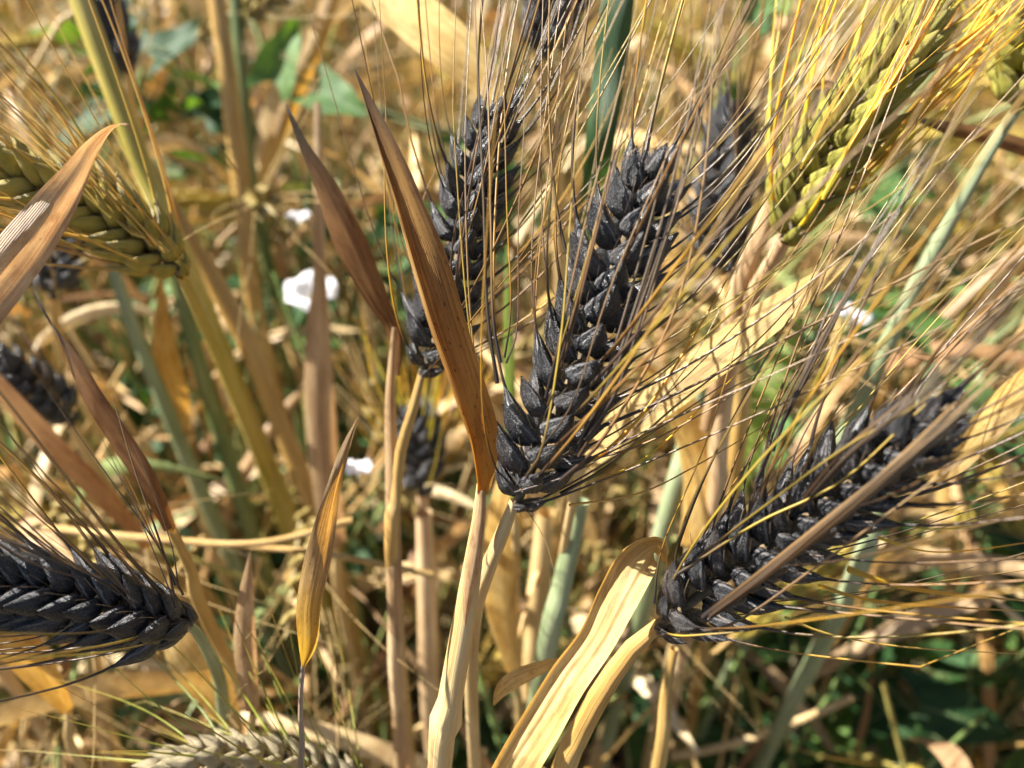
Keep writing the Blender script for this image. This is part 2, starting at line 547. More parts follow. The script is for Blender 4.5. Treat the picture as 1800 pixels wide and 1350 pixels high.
def blade(C, nlen=60, nac=11, arch=0.35, curlL=0.0, curlR=0.0, cs=.45, ripple=0.0, seed=0, view=None, edge=0.0):
    """ribbon; rows of C = x,y,z,width(m),twist(rad); arch bends it across, curl rolls an edge over"""
    S = spline(C, nlen)
    pts, wd, tw = S[:, :3], np.maximum(S[:, 3], 2e-4), S[:, 4]
    T = tangents(pts)
    vw = (CAMP - pts) if view is None else np.broadcast_to(np.asarray(view, float), pts.shape)
    side = nrm(np.cross(T, nrm(vw)))
    nor = np.cross(side, T)
    c, s = np.cos(tw)[:, None], np.sin(tw)[:, None]
    sd, nn = side * c + nor * s, nor * c - side * s
    u = np.linspace(-1, 1, nac)
    ang = -arch * u + curlR * np.clip((u - cs) / (1 - cs), 0, 1) ** 1.3 - curlL * np.clip((-u - cs) / (1 - cs), 0, 1) ** 1.3
    du = np.full(nac, 2 / (nac - 1))
    X = np.cumsum(np.cos(ang) * du)
    X -= X[nac // 2]
    Y = np.cumsum(np.sin(ang) * du)
    Y -= Y[nac // 2]
    rs = np.random.RandomState(seed)
    v = np.linspace(0, 1, nlen)
    rip = np.zeros((nlen, nac))
    if ripple:
        for k in range(6):
            rip += ripple * rs.uniform(.3, 1) / (1 + k * .3) * np.sin(u[None, :] * rs.uniform(2, 5 + 3 * k) + rs.uniform(0, 6) + v[:, None] * rs.uniform(-7, 7)) * (.6 + .4 * np.sin(v[:, None] * rs.uniform(2, 7) + rs.uniform(0, 6)))
        rip += ripple * .8 * np.abs(u[None, :]) ** 2 * np.sin(v[:, None] * rs.uniform(9, 16) + rs.uniform(0, 6) + u[None, :] * 1.5)
    wj = np.ones(nlen)
    if edge:
        for k in range(6):
            wj += edge * rs.uniform(-1, 1) * np.sin(v * rs.uniform(6, 28) + rs.uniform(0, 6))
    V = pts[:, None, :] + (wd * wj)[:, None, None] * .5 * (X[None, :, None] * sd[:, None, :] + (Y[None, :] + rip)[:, :, None] * nn[:, None, :])
    UV = np.stack([np.broadcast_to((u + 1) / 2, (nlen, nac)), np.broadcast_to(v[:, None], (nlen, nac))], -1)
    return V.reshape(-1, 3), grid_faces(nlen, nac, False), UV.reshape(-1, 2)


def pxc(rows):
    """rows of (px,py,depth,width_px,twist_deg) -> world rows for blade()"""
    out = []
    for r in rows:
        px, py, d, wpx = r[:4]
        tw = math.radians(r[4]) if len(r) > 4 else 0.0
        out.append([*P(px, py, d), wpx * d / FPX, tw])
    return out


def leaf(rows, mat, parent, name='leaf', label=None, **kw):
    V, F, U = blade(pxc(rows), **kw)
    return obj(name, mesh(name, V, F, U, [M[mat]]), parent, label)


def stem_curve(rows, n=40, nodes=(), sides=12, wob=0.0, seed=0):
    """rows of (px,py,depth,width_px); nodes: fractions where the culm swells"""
    C = [[*P(a, b, d), .5 * w_ * d / FPX] for a, b, d, w_ in rows]
    S = spline(C, n)
    rad = np.maximum(S[:, 3], 1e-4).copy()
    v = np.linspace(0, 1, n)
    for f in nodes:
        rad *= 1 + .35 * np.exp(-((v - f) / .012) ** 2)
    rs = np.random.RandomState(seed)
    pts = S[:, :3].copy()
    if wob:
        for k in range(3):
            pts += nrm(rs.normal(size=3)) * wob * np.sin(v * rs.uniform(4, 14) + rs.uniform(0, 6))[:, None]
    return tube(pts, rad, sides)


def stem(rows, mat, parent, name='stem', label=None, to_ground=False, **kw):
    rows = list(rows)
    if to_ground:   # carry the culm on down to the soil
        a, b, d, w_ = rows[-1]
        p = P(a, b, d)
        a0, b0, d0, _ = rows[-2]
        p0 = P(a0, b0, d0)
        dirn = nrm(nrm(p - p0) * .6 + np.array([0, 0, -1.0]))
        k = p[2] / -dirn[2]
        for f in (.35, .7, 1.02):
            q = p + dirn * k * f
            x, y, dd = to_px(q)
            rows.append((x, y, dd, w_ * d / dd))
    V, F, U = stem_curve(rows, n=40 + (20 if to_ground else 0), **kw)
    return obj(name, mesh(name, V, F, U, [M[mat]]), parent, label)


# ------------------------------------------------------------------ kernels and ears


def kernel_mesh(mat, seed, hi=True):
    rs = np.random.RandomState(seed)
    L, W, D = 0.0112, 0.00262 * rs.uniform(.9, 1.08), 0.0021
    nl, ns = (20, 28)
    t = np.linspace(0, 1, nl)
    prof = np.interp(t, [0, .06, .16, .3, .44, .6, .75, .87, .95, 1], [.40, .70, .94, 1, .94, .76, .52, .31, .16, .08])
    prof = np.convolve(np.pad(prof, 1, 'edge'), [.25, .5, .25], 'valid')
    th = np.linspace(0, 2 * math.pi, ns, endpoint=False)
    V = []
    wr = rs.uniform(0, 6.28, 8)
    ridge_at = [math.pi / 2, .62, math.pi - .62, 1.12, math.pi - 1.12, .08, math.pi - .08]
    for i, (ti, p) in enumerate(zip(t, prof)):
        for a in th:
            x, y = math.cos(a), math.sin(a)
            nerve = 1.0
            for m, ra in enumerate(ridge_at):
                dd = (a - ra + math.pi) % (2 * math.pi) - math.pi
                nerve += (.20, .12, .12, .07, .07, .16, .16)[m] * math.exp(-(dd / .12) ** 2)
            # shallow dents and wrinkles of the dry husk
            nerve += .02 * math.sin(ti * 17 + a * 2 + wr[0]) * math.sin(a * 5 + wr[1]) + .012 * math.sin(ti * 31 + wr[2] + a * 3) + .025 * math.sin(ti * 8 + wr[3] + a)
            xx = W * p * x * nerve
            if y > 0:
                yy = D * p * (y ** .85) * nerve
            else:
                yy = D * .60 * p * y * nerve * (1 - .75 * max(0, 1 - abs(x) * 2.0))
            bend = .0009 * math.sin(ti * math.pi) + .0012 * ti ** 3
            V.append((xx, yy + bend, ti * L))
    U = np.stack([np.tile(np.abs(((th / math.pi + 0.5) % 2) - 1), nl), np.repeat(t, ns)], -1)
    F = grid_faces(nl, ns, True)
    parts = [(np.array(V), F, U)]
    nk = len(F)
    if hi:   # two narrow glumes with a bristle each, and stray hairs
        for sx in (-1, 1):
            ph = rs.uniform(-.15, .15)
            tt = np.linspace(0, 1, 9)
            g = np.stack([sx * (.0010 + .0016 * np.sin(tt * 2.0) + .0007 * tt ** 2 * rs.uniform(.2, 1.6)),
                          -.0006 + .0011 * np.sin(tt * 2.4 + ph) + .0012 * tt ** 2 * rs.uniform(-.6, 1.2),
                          tt * .0092 * rs.uniform(.85, 1.15)], -1)
            rr = .00042 * np.sin(np.clip(tt * 2.1, 0, 1) * math.pi) ** .8 * (tt < .48) + .00005 + .00006 * (1 - tt)
            parts.append(tube(g, rr, 5, flat=.5))
        for k in range(2):
            tt = np.linspace(0, 1, 5)
            a = rs.uniform(0, 6.28)
            z0 = L * rs.uniform(.5, .85)
            g = np.stack([math.cos(a) * (W * .8 + tt * .0016), .0006 + abs(math.sin(a)) * (D * .7 + tt * .0012), z0 + tt * .003], -1)
            parts.append(tube(g, .000035 * (1.2 - tt), 3))
    V, F, U = join(parts)
    mi = np.zeros(len(F))
    mi[nk:] = 1
    return mesh('kernel', V, F, U, [M[mat], M['bristle']], matidx=mi)


KERN = {k: [kernel_mesh(k, 3 + i) for i in range(5)] for k in ('kernel_black', 'kernel_gold', 'kernel_olive', 'kernel_pale')}


def awn_pts(p0, d0, d1, length, rs, bend=None, n=22, settle=.016, wav=.004):
    s = np.linspace(0, 1, n) ** 1.25
    pts = [np.array(p0, float)]
    ph = rs.uniform(0, 6.28, 2)
    ax = nrm(rs.normal(size=3))
    kink = rs.randint(8, n) if (n > 12 and rs.rand() < .16) else 999
    kv = rs.normal(0, .22, 3)
    for i in range(1, n):
        ds = (s[i] - s[i - 1]) * length
        k = 1 - math.exp(-s[i] * length / settle)
        d = nrm(np.asarray(d0) * (1 - k) + np.asarray(d1) * k + (0 if bend is None else np.asarray(bend) * s[i])
                + ax * wav * 8 * math.sin(s[i] * 7 + ph[0]) + (kv if i >= kink else 0))
        pts.append(pts[-1] + d * ds)
    return np.array(pts)


def awn_obj(pts, w0, mat, parent, rs):
    n = len(pts)
    t = np.linspace(0, 1, n) ** 1.25
    rad = w0 * .5 * (1 - t) ** .7 * (.85 + .4 * np.exp(-(t / .05))) + .00004
    V, F, U = tube(pts, rad, 4, ref=rs.normal(size=3), flat=.55)
    U[:, 1] = np.repeat(t, 4)
    return obj('awn', mesh('awn', V, F, U, [M[mat]], smooth=False), parent)


def ear(parent, rows, kmat, amat, roll=80, nodes=26, size=1.0, seed=1, spread=(.5, .16), awn_len=(.10, .145), sag=(0, 0, 0),
        awn_w=.00060, skip=.08, extra=(), bundles=(), fat=1.12, label=None, tilt=1.0, awn_bend=None, girth=.0019, front=.45):
    """six-rowed ear along rows of (px,py,depth) from the base to the tip"""
    rs = np.random.RandomState(seed)
    C = [P(*r) for r in rows]
    S = spline(C, 80)
    T, A, B = frames(S, CAMP - S[0])
    rad = np.linspace(.0011, .0007, 80) * size
    V, F, U = tube(S, rad, 6)
    eo = obj('ear', mesh('rachis', V, F, U, [M['rachis']]), parent, label)
    km = KERN[kmat]
    sag = np.asarray(sag, float)
    tips = []
    for i in range(nodes):
        f = i / (nodes - 1)
        idx = f * (79 - 6)
        j = int(idx)
        p, t = S[j] * (1 - idx + j) + S[j + 1] * (idx - j), T[j]
        sz = size * (0.52 + .48 * min(1, f / .12)) * (1 - .22 * max(0, (f - .85) / .15))
        phc = math.radians(roll) + (math.pi if i % 2 else 0)
        for k in (-1, 0, 1):
            ph = phc + k * math.radians(60) + rs.normal(0, .05)
            radial = A[j] * math.cos(ph) + B[j] * math.sin(ph)
            tl = ((.66 if k == 0 else .82) * (1 - .55 * f ** 4) * tilt + rs.normal(0, .075))
            d = nrm(t * math.cos(tl) + radial * math.sin(tl) + nrm(rs.normal(size=3)) * .08)
            y = nrm(radial - d * (radial @ d))
            x = np.cross(y, d)
            s3 = sz * rs.uniform(.88, 1.10)
            if rs.rand() < .012:
                continue
            q = p + radial * girth * size * fat * (1 - .6 * f ** 4) * min(1, .45 + f * 5)
            Mx = mathutils.Matrix(((x[0] * s3 * fat, y[0] * s3 * fat, d[0] * s3, q[0]), (x[1] * s3 * fat, y[1] * s3 * fat, d[1] * s3, q[1]),
                                   (x[2] * s3 * fat, y[2] * s3 * fat, d[2] * s3, q[2]), (0, 0, 0, 1)))
            o = obj('kernel', km[rs.randint(5)], eo)
            o.matrix_local = Mx
            tip = q + d * .0109 * s3 + y * .0012 * s3 * fat
            tips.append((tip, d, radial, t, f, k))
    for tip, d, radial, t, f, k in tips:
        facing = radial @ nrm(CAMP - tip)
        if rs.rand() < (front if facing > .35 and f > .12 else skip):
            continue
        sp = (spread[0] * (1 - f) + spread[1] * f) * rs.uniform(.75, 1.25)
        d1 = nrm(t * math.cos(sp) + radial * math.sin(sp) + sag * (1 - f) + rs.normal(0, .035, 3))
        L = rs.uniform(*awn_len) * size
        if rs.rand() < .06:
            L *= rs.uniform(.2, .6)
        bend = radial * rs.normal(-.12, .14) + np.cross(t, radial) * rs.normal(0, .12)
        if awn_bend is not None:
            bend = bend + np.asarray(awn_bend)
        pts = awn_pts(tip - d * .0006, d, d1, L, rs, bend)
        awn_obj(pts, awn_w * rs.uniform(.8, 1.25) * size, amat, eo, rs)
    for rows_, nb, jit, w_ in bundles:
        C0 = np.array([P(*r) for r in rows_])
        for b_ in range(nb):
            o0, o1 = rs.normal(0, 1, 3) * jit * .35, rs.normal(0, 1, 3) * jit
            f_ = np.linspace(0, 1, len(C0))[:, None]
            C = C0 + o0 * (1 - f_) + o1 * f_ + rs.normal(0, jit * .12, C0.shape)
            C[0] = C0[0] + (C0[1] - C0[0]) * rs.uniform(-.1, .5) + o0 * .6
            pp = spline(C, 26)
            cut = rs.randint(18, 27)
            awn_obj(pp[:cut], w_ * rs.uniform(.75, 1.2), 'awn_brown' if amat == 'awn_black' and rs.rand() < .85 else amat, eo, rs)
    for ex in extra:
        C = [P(*r) for r in ex[0]]
        awn_obj(spline(C, 26), ex[1], ex[2] if len(ex) > 2 else amat, eo, rs)
    return eo


def thing(name, p, label, cat, group=None):
    o = bpy.data.objects.new(name, None)
    o.empty_display_size = .01
    COL.objects.link(o)
    o['label'] = label
    o['category'] = cat
    if group:
        o['group'] = group
    return o


# ------------------------------------------------------------------ ground
gx = np.linspace(-4, 4, 161)
gy = np.linspace(-1.5, 7, 171)
X, Y = np.meshgrid(gx, gy)
Z = .006 * np.sin(X * 9 + 1.3 * np.sin(Y * 5)) * np.cos(Y * 8) + .004 * np.sin(X * 31 + Y * 17) + N.normal(0, .003, X.shape)
V = np.stack([X, Y, Z], -1).reshape(-1, 3)
obj('ground', mesh('ground', V, grid_faces(171, 161, False), np.stack([X, Y], -1).reshape(-1, 2), [M['soil']]), kind='structure')
V2 = np.array([(-60, -60, -.05), (60, -60, -.05), (60, 60, -.05), (-60, 60, -.05)], float)
obj('land', mesh('land', V2, np.array([[0, 1, 2, 3]]), V2[:, :2], [M['soil']]), kind='structure')

# straw litter: short broken stems and curled dead blades lying on the soil
LIT = [(.72, .53, .27), (.60, .40, .18), (.78, .63, .37), (.48, .30, .13), (.68, .49, .22), (.36, .23, .12), (.66, .43, .14), (.22, .28, .10)]


def litter(n, seed, region, lift):
    rs = np.random.RandomState(seed)
    parts, cols = [], []
    for i in range(n):
        x, y = region(rs)
        z = abs(rs.normal(0, lift)) + .004
        long_ = rs.rand() < .10
        L = rs.uniform(.14, .34) if long_ else rs.uniform(.02, .11)
        a = rs.uniform(0, 6.28)
        tl = rs.normal(0, .08 if long_ else .35)
        d = np.array([math.cos(a) * math.cos(tl), math.sin(a) * math.cos(tl), math.sin(tl)])
        up = nrm(rs.normal(size=3) + np.array([0, 0, 1.2]))
        s = nrm(np.cross(d, up))
        u2 = np.cross(s, d)
        p = np.array([x, y, z + abs(math.sin(tl)) * L * .5])
        tt = np.linspace(-.5, .5, 5)
        curl = rs.uniform(0, .03 if long_ else .12) * L
        pts = p + d * (tt * L)[:, None] + u2 * (-(tt * 2) ** 2 * curl)[:, None] + s * (tt ** 2 * L * rs.uniform(-.6, .6) * (.15 if long_ else 1))[:, None]
        if long_ or rs.rand() < .4:
            V, F, U = tube(pts, rs.uniform(.0008, .0018), 5)
        else:
            wd = rs.uniform(.004, .015) * np.array([.5, .9, 1, .8, .15])
            twv = np.linspace(0, rs.uniform(-2, 2), 5)
            sv = s * np.cos(twv)[:, None] + u2 * np.sin(twv)[:, None]
            nv = np.cross(sv, d)
            V = np.stack([pts - sv * wd[:, None] * .5, pts + nv * wd[:, None] * .12, pts + sv * wd[:, None] * .5], 1).reshape(-1, 3)
            F = grid_faces(5, 3, False)
            U = np.zeros((15, 2))
        parts.append((V, F, U))
        c = np.array(LIT[rs.randint(len(LIT))]) * rs.uniform(.75, 1.1)
        cols.append(np.tile(c, (len(V), 1)))
    V, F, U = join(parts)
    me = mesh('straw_litter', V, F, U, [M['attr']], col=np.vstack(cols))
    return me


def reg_near(rs):
    y = rs.uniform(-.02, 1.9)
    return rs.uniform(-.45 - y * .75, .45 + y * .75), y


obj('straw_litter', litter(6500, 5, reg_near, .028), label='broken straw and curled dead leaves strewn over the soil', cat='straw litter', kind='stuff')

# ------------------------------------------------------------------ background stalk prototypes (base at origin, growing up z)


def proto_stem(rs, h, lean, nod):
    a = rs.uniform(0, 6.28)
    d = np.array([math.cos(a), math.sin(a), 0])
    s = np.linspace(0, 1, 12)
    pts = np.stack([np.zeros(12), np.zeros(12), s * h], -1) + d * (lean * h * s ** 1.5 + nod * h * np.clip(s - .75, 0, 1) ** 2 * 6)[:, None]
    pts[:, 2] -= nod * h * np.clip(s - .75, 0, 1) ** 2 * 3
    pts += np.array([math.sin(a), -math.cos(a), 0]) * (np.sin(s * 5 + a) * .004)[:, None]
    rad = .0022 * (1 - .45 * s)
    for f in (.3, .62):
        rad = rad * (1 + .3 * np.exp(-((s - f) / .03) ** 2))
    return pts, rad


def proto_leaf(rs, p, L=None):
    L = L or rs.uniform(.10, .20)
    a = rs.uniform(0, 6.28)
    o = np.array([math.cos(a), math.sin(a), 0])
    el0 = rs.uniform(.7, 1.35)
    dr = rs.uniform(.2, 1.7)
    n = 7
    pts = [np.array(p, float)]
    for k in range(n - 1):
        e = el0 - dr * (k / (n - 2)) ** 1.4
        pts.append(pts[-1] + (o * math.cos(e) + np.array([0, 0, math.sin(e)])) * L / (n - 1))
    wd = rs.uniform(.005, .011) * np.array([.5, .9, 1, 1, .85, .6, .08])
    tw = np.linspace(0, rs.uniform(-1.8, 1.8), n)
    C = np.column_stack([np.array(pts), wd, tw])
    return blade(C, nlen=14, nac=5, arch=rs.uniform(.1, .9), view=-o + np.array([0, 0, .3]), seed=rs.randint(999), ripple=.06)


KLOW = {}


def low_ear(rs, pts_axis, nodes, nawn, awn_seg, awl=.10, detail=True):
    T, A, B = frames(pts_axis, (0.2, 1, 0.1))
    n = len(pts_axis)
    kp, ap = [], []
    for i in range(nodes):
        f = i / (nodes - 1)
        j = int(f * (n - 2))
        for k in (-1, 0, 1):
            ph = (math.pi if i % 2 else 0) + k * 1.05
            r = A[j] * math.cos(ph) + B[j] * math.sin(ph)
            d = nrm(T[j] * math.cos(.55) + r * math.sin(.55))
            y = nrm(r - d * (r @ d))
            x = np.cross(y, d)
            L = .0105
            tt = np.array([0, .3, .65, 1])
            pr = np.array([.25, 1, .8, .05])
            th = np.linspace(0, 2 * math.pi, 5, endpoint=False)
            base = pts_axis[j] + r * .001
            V = base + (tt * L)[:, None, None] * d + (pr[:, None] * np.cos(th) * .0023)[:, :, None] * x + (pr[:, None] * np.sin(th) * .0018)[:, :, None] * y
            kp.append((V.reshape(-1, 3), grid_faces(4, 5, True), np.zeros((20, 2))))
            if rs.rand() < nawn / (nodes * 3):
                sp = (.5 * (1 - f) + .15 * f) * rs.uniform(.6, 1.3)
                pa = awn_pts(base + d * L, d, nrm(T[j] * math.cos(sp) + r * math.sin(sp)), rs.uniform(.8, 1.2) * awl, rs, r * rs.normal(0, .2), n=awn_seg)
                t = np.linspace(0, 1, awn_seg)
                V, F, U = tube(pa, .00028 * (1 - t) ** .7 + .00005, 3)
                U[:, 1] = np.repeat(t, 3)
                ap.append((V, F, U))
    return join(kp), join(ap)


rsP = np.random.RandomState(42)
PROTO = []
for i in range(14):
    h = rsP.uniform(.30, .47)
    pts, rad = proto_stem(rsP, h, rsP.uniform(.02, .30), rsP.uniform(0, .5))
    ms = mesh('stem', *tube(pts, rad, 7), [M['bg_stem']])
    lv = []
    for f in rsP.uniform(.2, .85, rsP.randint(2, 4)):
        V, F, U = proto_leaf(rsP, pts[int(f * 11)])
        lv.append((mesh('leaf', V, F, U, [M['bg_leaf']]), (V, F, U)))
    e = None
    if i % 3 == 0:
        ax = [pts[-1]]
        d = nrm(pts[-1] - pts[-2])
        g = np.array([d[0], d[1], 0]) * .5 + np.array([0, 0, -.25])
        for k in range(20):
            d = nrm(d + g * .05)
            ax.append(ax[-1] + d * .0036)
        kk, aa = low_ear(rsP, np.array(ax), 22, 46, 9)
        black = i == 99
        e = (mesh('ear', *kk, [M['kernel_black'] if black else M['kernel_olive']]), mesh('awns', *aa, [M['awn_straw'] if not black else M['awn_black']]))
    PROTO.append((pts, rad, ms, lv, e))


def visible_ok(base, rot, pts, sc, margin=1.25, near=.30):
    c, s = math.cos(rot), math.sin(rot)
    q = np.column_stack([pts[:, 0] * c - pts[:, 1] * s, pts[:, 0] * s + pts[:, 1] * c, pts[:, 2]]) * sc + base
    v = q - CAMP
    dep = v @ FW
    if (np.linalg.norm(v, axis=1) < .24).any():
        return False, dep
    inn = (np.abs(v @ RT / np.maximum(dep, .01) * FPX) < 900 * margin) & (np.abs(v @ UP / np.maximum(dep, .01) * FPX) < 675 * margin) & (dep > 0)
    return not (inn & (dep < near)).any(), dep


rsB = np.random.RandomState(9)
GRP = 'dry barley stalks standing out of focus behind the sharp ears'
placed = 0
spots = []
tries = 0
while len(spots) < 290 and tries < 20000:
    tries += 1
    y = -.02 + 1.25 * rsB.rand() ** .9
    x = rsB.uniform(-.20 - .72 * (y + .1), .20 + .72 * (y + .1))
    spots.append((x, y))
for x, y in spots:
    for att in range(8):
        k = rsB.randint(len(PROTO))
        pts, rad, ms, lv, e = PROTO[k]
        rot = rsB.uniform(0, 6.28)
        sc = rsB.uniform(.7, 1.08)
        allp = [pts] + [q[1][0] for q in lv]
        if e:
            allp.append(np.array([pts[-1] + nrm(pts[-1] - pts[-3]) * .12]))
        ok, dep = visible_ok(np.array([x, y, 0]), rot, np.vstack(allp), sc)
        if ok:
            break
    else:
        continue
    black = e is not None and k == 99
    tx, ty, _ = to_px((x, y, pts[-1][2] * sc * .7))
    hor = 'left' if tx < 600 else 'middle' if tx < 1200 else 'right'
    ver = 'top' if ty < 330 else 'centre' if ty < 820 else 'bottom'
    c_, s_ = math.cos(rot), math.sin(rot)
    lx = pts[-1][0] * c_ - pts[-1][1] * s_
    lean = 'leaning left' if lx < -.03 else 'leaning right' if lx > .03 else 'upright'
    lab = ('blurred black ear on a dry stalk in the crowd behind' if black else
           'blurred straw coloured ear on a dry stalk in the crowd behind' if e is not None else
           'earless dry stalk with withered leaves in the crowd behind')
    lab = lab.replace(' in the crowd behind', '').replace(' on a dry stalk', ' on stalk') + f', {lean}, ' + {'top': 'far back', 'centre': 'midway back', 'bottom': 'low in front'}[ver] + (' amid the crowd' if hor == 'middle' else f' on the {hor} side')
    o = obj('barley_stalk', None, label=lab, cat='barley stalk', group=GRP)
    o.location = (x, y, 0)
    o.rotation_euler = (0, 0, rot)
    o.scale = (sc,) * 3
    obj('stem', ms, o)
    for lm, _ in lv:
        obj('leaf', lm, o)
    if e:
        obj('ear', e[0], o)
        obj('awns', e[1], o)
    placed += 1

# the rest of the field further off reads as one mass
parts, cols = [], []
kcol = {True: (.02, .02, .024), False: (.30, .23, .07)}
rsF = np.random.RandomState(21)
for i in range(2100):
    y = rsF.uniform(.7, 4.2) if i < 900 else rsF.uniform(.0, 1.6) if i < 1500 else rsF.uniform(.02, 1.3)
    x = rsF.uniform(-.3 - .8 * y, .3 + .8 * y)
    if 900 <= i < 1500:      # flanks beside the frame
        sgn = rsF.choice([-1, 1])
        x = sgn * (rsF.uniform(.28, .8) + .72 * (y + .1))
    pts, rad, ms, lv, e = PROTO[rsF.randint(len(PROTO))]
    rot, sc = rsF.uniform(0, 6.28), rsF.uniform(.75, 1.1)
    c, s = math.cos(rot), math.sin(rot)
    Rm = np.array([[c, s, 0], [-s, c, 0], [0, 0, 1]]) * sc
    b = np.array([x, y, 0])
    ok, _ = visible_ok(b, rot, pts, sc)
    if not ok:
        continue
    V, F, U = tube(pts[::2], rad[::2], 4)
    c0 = np.array(STRAWS[rsF.randint(8)])
    parts.append((V @ Rm + b, F, U))
    cols.append(np.tile(c0, (len(V), 1)))
    for _, (V, F, U) in lv[:2]:
        parts.append((V @ Rm + b, F, U))
        cols.append(np.tile(np.array(LIT[rsF.randint(8)]) * rsF.uniform(.8, 1.1), (len(V), 1)))
    if e and rsF.rand() < .9:
        ax = pts[-1] + nrm(pts[-1] - pts[-2]) * np.linspace(0, .07, 12)[:, None]
        kk, aa = low_ear(rsF, ax, 9, 14, 5)
        bl = rsF.rand() < .12 and y > 1.0
        for (V, F, U), cc in ((kk, kcol[bl]), (aa, (.42, .30, .12))):
            parts.append((V @ Rm + b, F, U))
            cols.append(np.tile(np.array(cc), (len(V), 1)))
for i in range(2800):
    y = rsF.uniform(.05, 1.7)
    x = rsF.uniform(-.25 - .72 * y, .25 + .72 * y)
    pts, rad, ms, lv, e = PROTO[rsF.randint(len(PROTO))]
    rot, sc = rsF.uniform(0, 6.28), rsF.uniform(.65, 1.05)
    c, s = math.cos(rot), math.sin(rot)
    Rm = np.array([[c, s, 0], [-s, c, 0], [0, 0, 1]]) * sc
    b = np.array([x, y, 0])
    ok, _ = visible_ok(b, rot, pts, sc, near=.36)
    if not ok:
        continue
    V, F, U = tube(pts[::2], rad[::2] * .8, 4)
    parts.append((V @ Rm + b, F, U))
    cols.append(np.tile(np.array(STRAWS[rsF.choice([0, 2, 4, 5, 6, 6, 7])]) * rsF.uniform(.8, 1.1), (len(V), 1)))
V, F, U = join(parts)
obj('barley_field', mesh('barley_field', V, F, U, [M['attr']], col=np.vstack(cols)), label='rest of the ripe barley field receding behind and beside', cat='barley crop', kind='stuff')

# ------------------------------------------------------------------ bindweed


def weed_leaf_mesh(seed):
    rs = np.random.RandomState(seed)
    nl, na = 12, 9
    L, W = .034 * rs.uniform(.85, 1.15), .024 * rs.uniform(.85, 1.15)
    v = np.linspace(0, 1, nl)
    u = np.linspace(-1, 1, na)
    prof = np.interp(v, [0, .08, .25, .5, .75, .92, 1], [.78, 1, .93, .78, .5, .22, .03])
    Vv = []
    a, b = rs.uniform(.1, .5), rs.uniform(-.3, .5)
    for vi, pw in zip(v, prof):
        for ui in u:
            x = ui * pw * W * .5
            back = -.28 * L * abs(ui) ** 1.6 * (1 - vi) ** 2
            y = vi * L + back
            z = abs(ui) * W * .5 * a - b * L * vi ** 2 + .0012 * math.sin(vi * 11 + ui * 3 + seed) * abs(ui)
            Vv.append((x, y, z))
    UV = np.stack([np.tile((u + 1) / 2, nl), np.repeat(v, na)], -1)
    return mesh('leaf', np.array(Vv), grid_faces(nl, na, False), UV, [M['weed']])


WL = [weed_leaf_mesh(i) for i in range(6)]


def flower_mesh(seed, R0=.019):
    rs = np.random.RandomState(seed)
    nr, na = 9, 40
    V, UV = [], []
    for i in range(nr):
        f = i / (nr - 1)
        for j in range(na):
            a = 2 * math.pi * j / na
            r = R0 * (.08 + .92 * f ** 1.3) * (1 + .03 * math.cos(5 * a) * f + .02 * math.sin(3 * a + seed) * f + .012 * math.sin(11 * a) * f)
            z = .022 * f ** .55 - .006 * max(0, f - .7) * 3 * (1 + .5 * math.cos(5 * a + 1)) + .0006 * math.sin(a * 10 + seed) * f
            V.append((r * math.cos(a), r * math.sin(a), z))
            UV.append((j / na, f))
    return mesh('flower', np.array(V), grid_faces(nr, na, True), np.array(UV), [M['petal']])


FL = [flower_mesh(0), flower_mesh(4, .016)]
WG = 'bindweed plants twining low among the stalks'


def bindweed(c, n, spreadr, label, seed, flowers=(), hr=.05, size=1.0, zmin=.012, group=WG):
    """vine from the soil below c; n leaves scattered around c"""
    rs = np.random.RandomState(seed)
    c = np.array(c, float)
    o = thing('bindweed_plant', c, label, 'bindweed', group)
    o.location = (c[0], c[1], 0)
    b = np.array([c[0], c[1], 0])
    C = [b + (rs.normal(0, .01), rs.normal(0, .01), 0)]
    pos = []
    m = max(3, n // 2)
    for i in range(m):
        q = c + rs.normal(0, 1, 3) * np.array([spreadr, spreadr, hr])
        q[2] = max(zmin, q[2])
        pos.append(q)
    pos.sort(key=lambda q: q[2] + rs.normal(0, .01))
    C += pos
    S = spline(C, 14 * len(C))
    V, F, U = tube(S - b, .0008, 5)
    obj('vine', mesh('vine', V, F, U, [M['stem_dkgreen']]), o)
    for i in range(n):
        near = [j for j in range(len(S)) if np.linalg.norm(S[j] - c) < 3.0 * spreadr + hr] or list(range(10, len(S)))
        q = S[near[rs.randint(len(near))] if rs.rand() < .85 else rs.randint(10, len(S))] - b
        lo = obj('leaf', WL[rs.randint(6)], o)
        lo.location = q + rs.normal(0, .003, 3)
        lo.rotation_euler = (rs.normal(.25, .45), rs.normal(0, .4), rs.uniform(0, 6.28))
        lo.scale = (rs.uniform(.7, 1.15) * size,) * 3
    for fp, nv, sc in flowers:
        fo = obj('flower', FL[rs.randint(2)], o)
        nv = nrm(nv)
        qn = mathutils.Vector(nv).to_track_quat('Z', 'Y')
        fo.rotation_mode = 'QUATERNION'
        fo.rotation_quaternion = qn
        fo.location = np.array(fp) - b - nv * .01
        fo.scale = (sc,) * 3
    return o


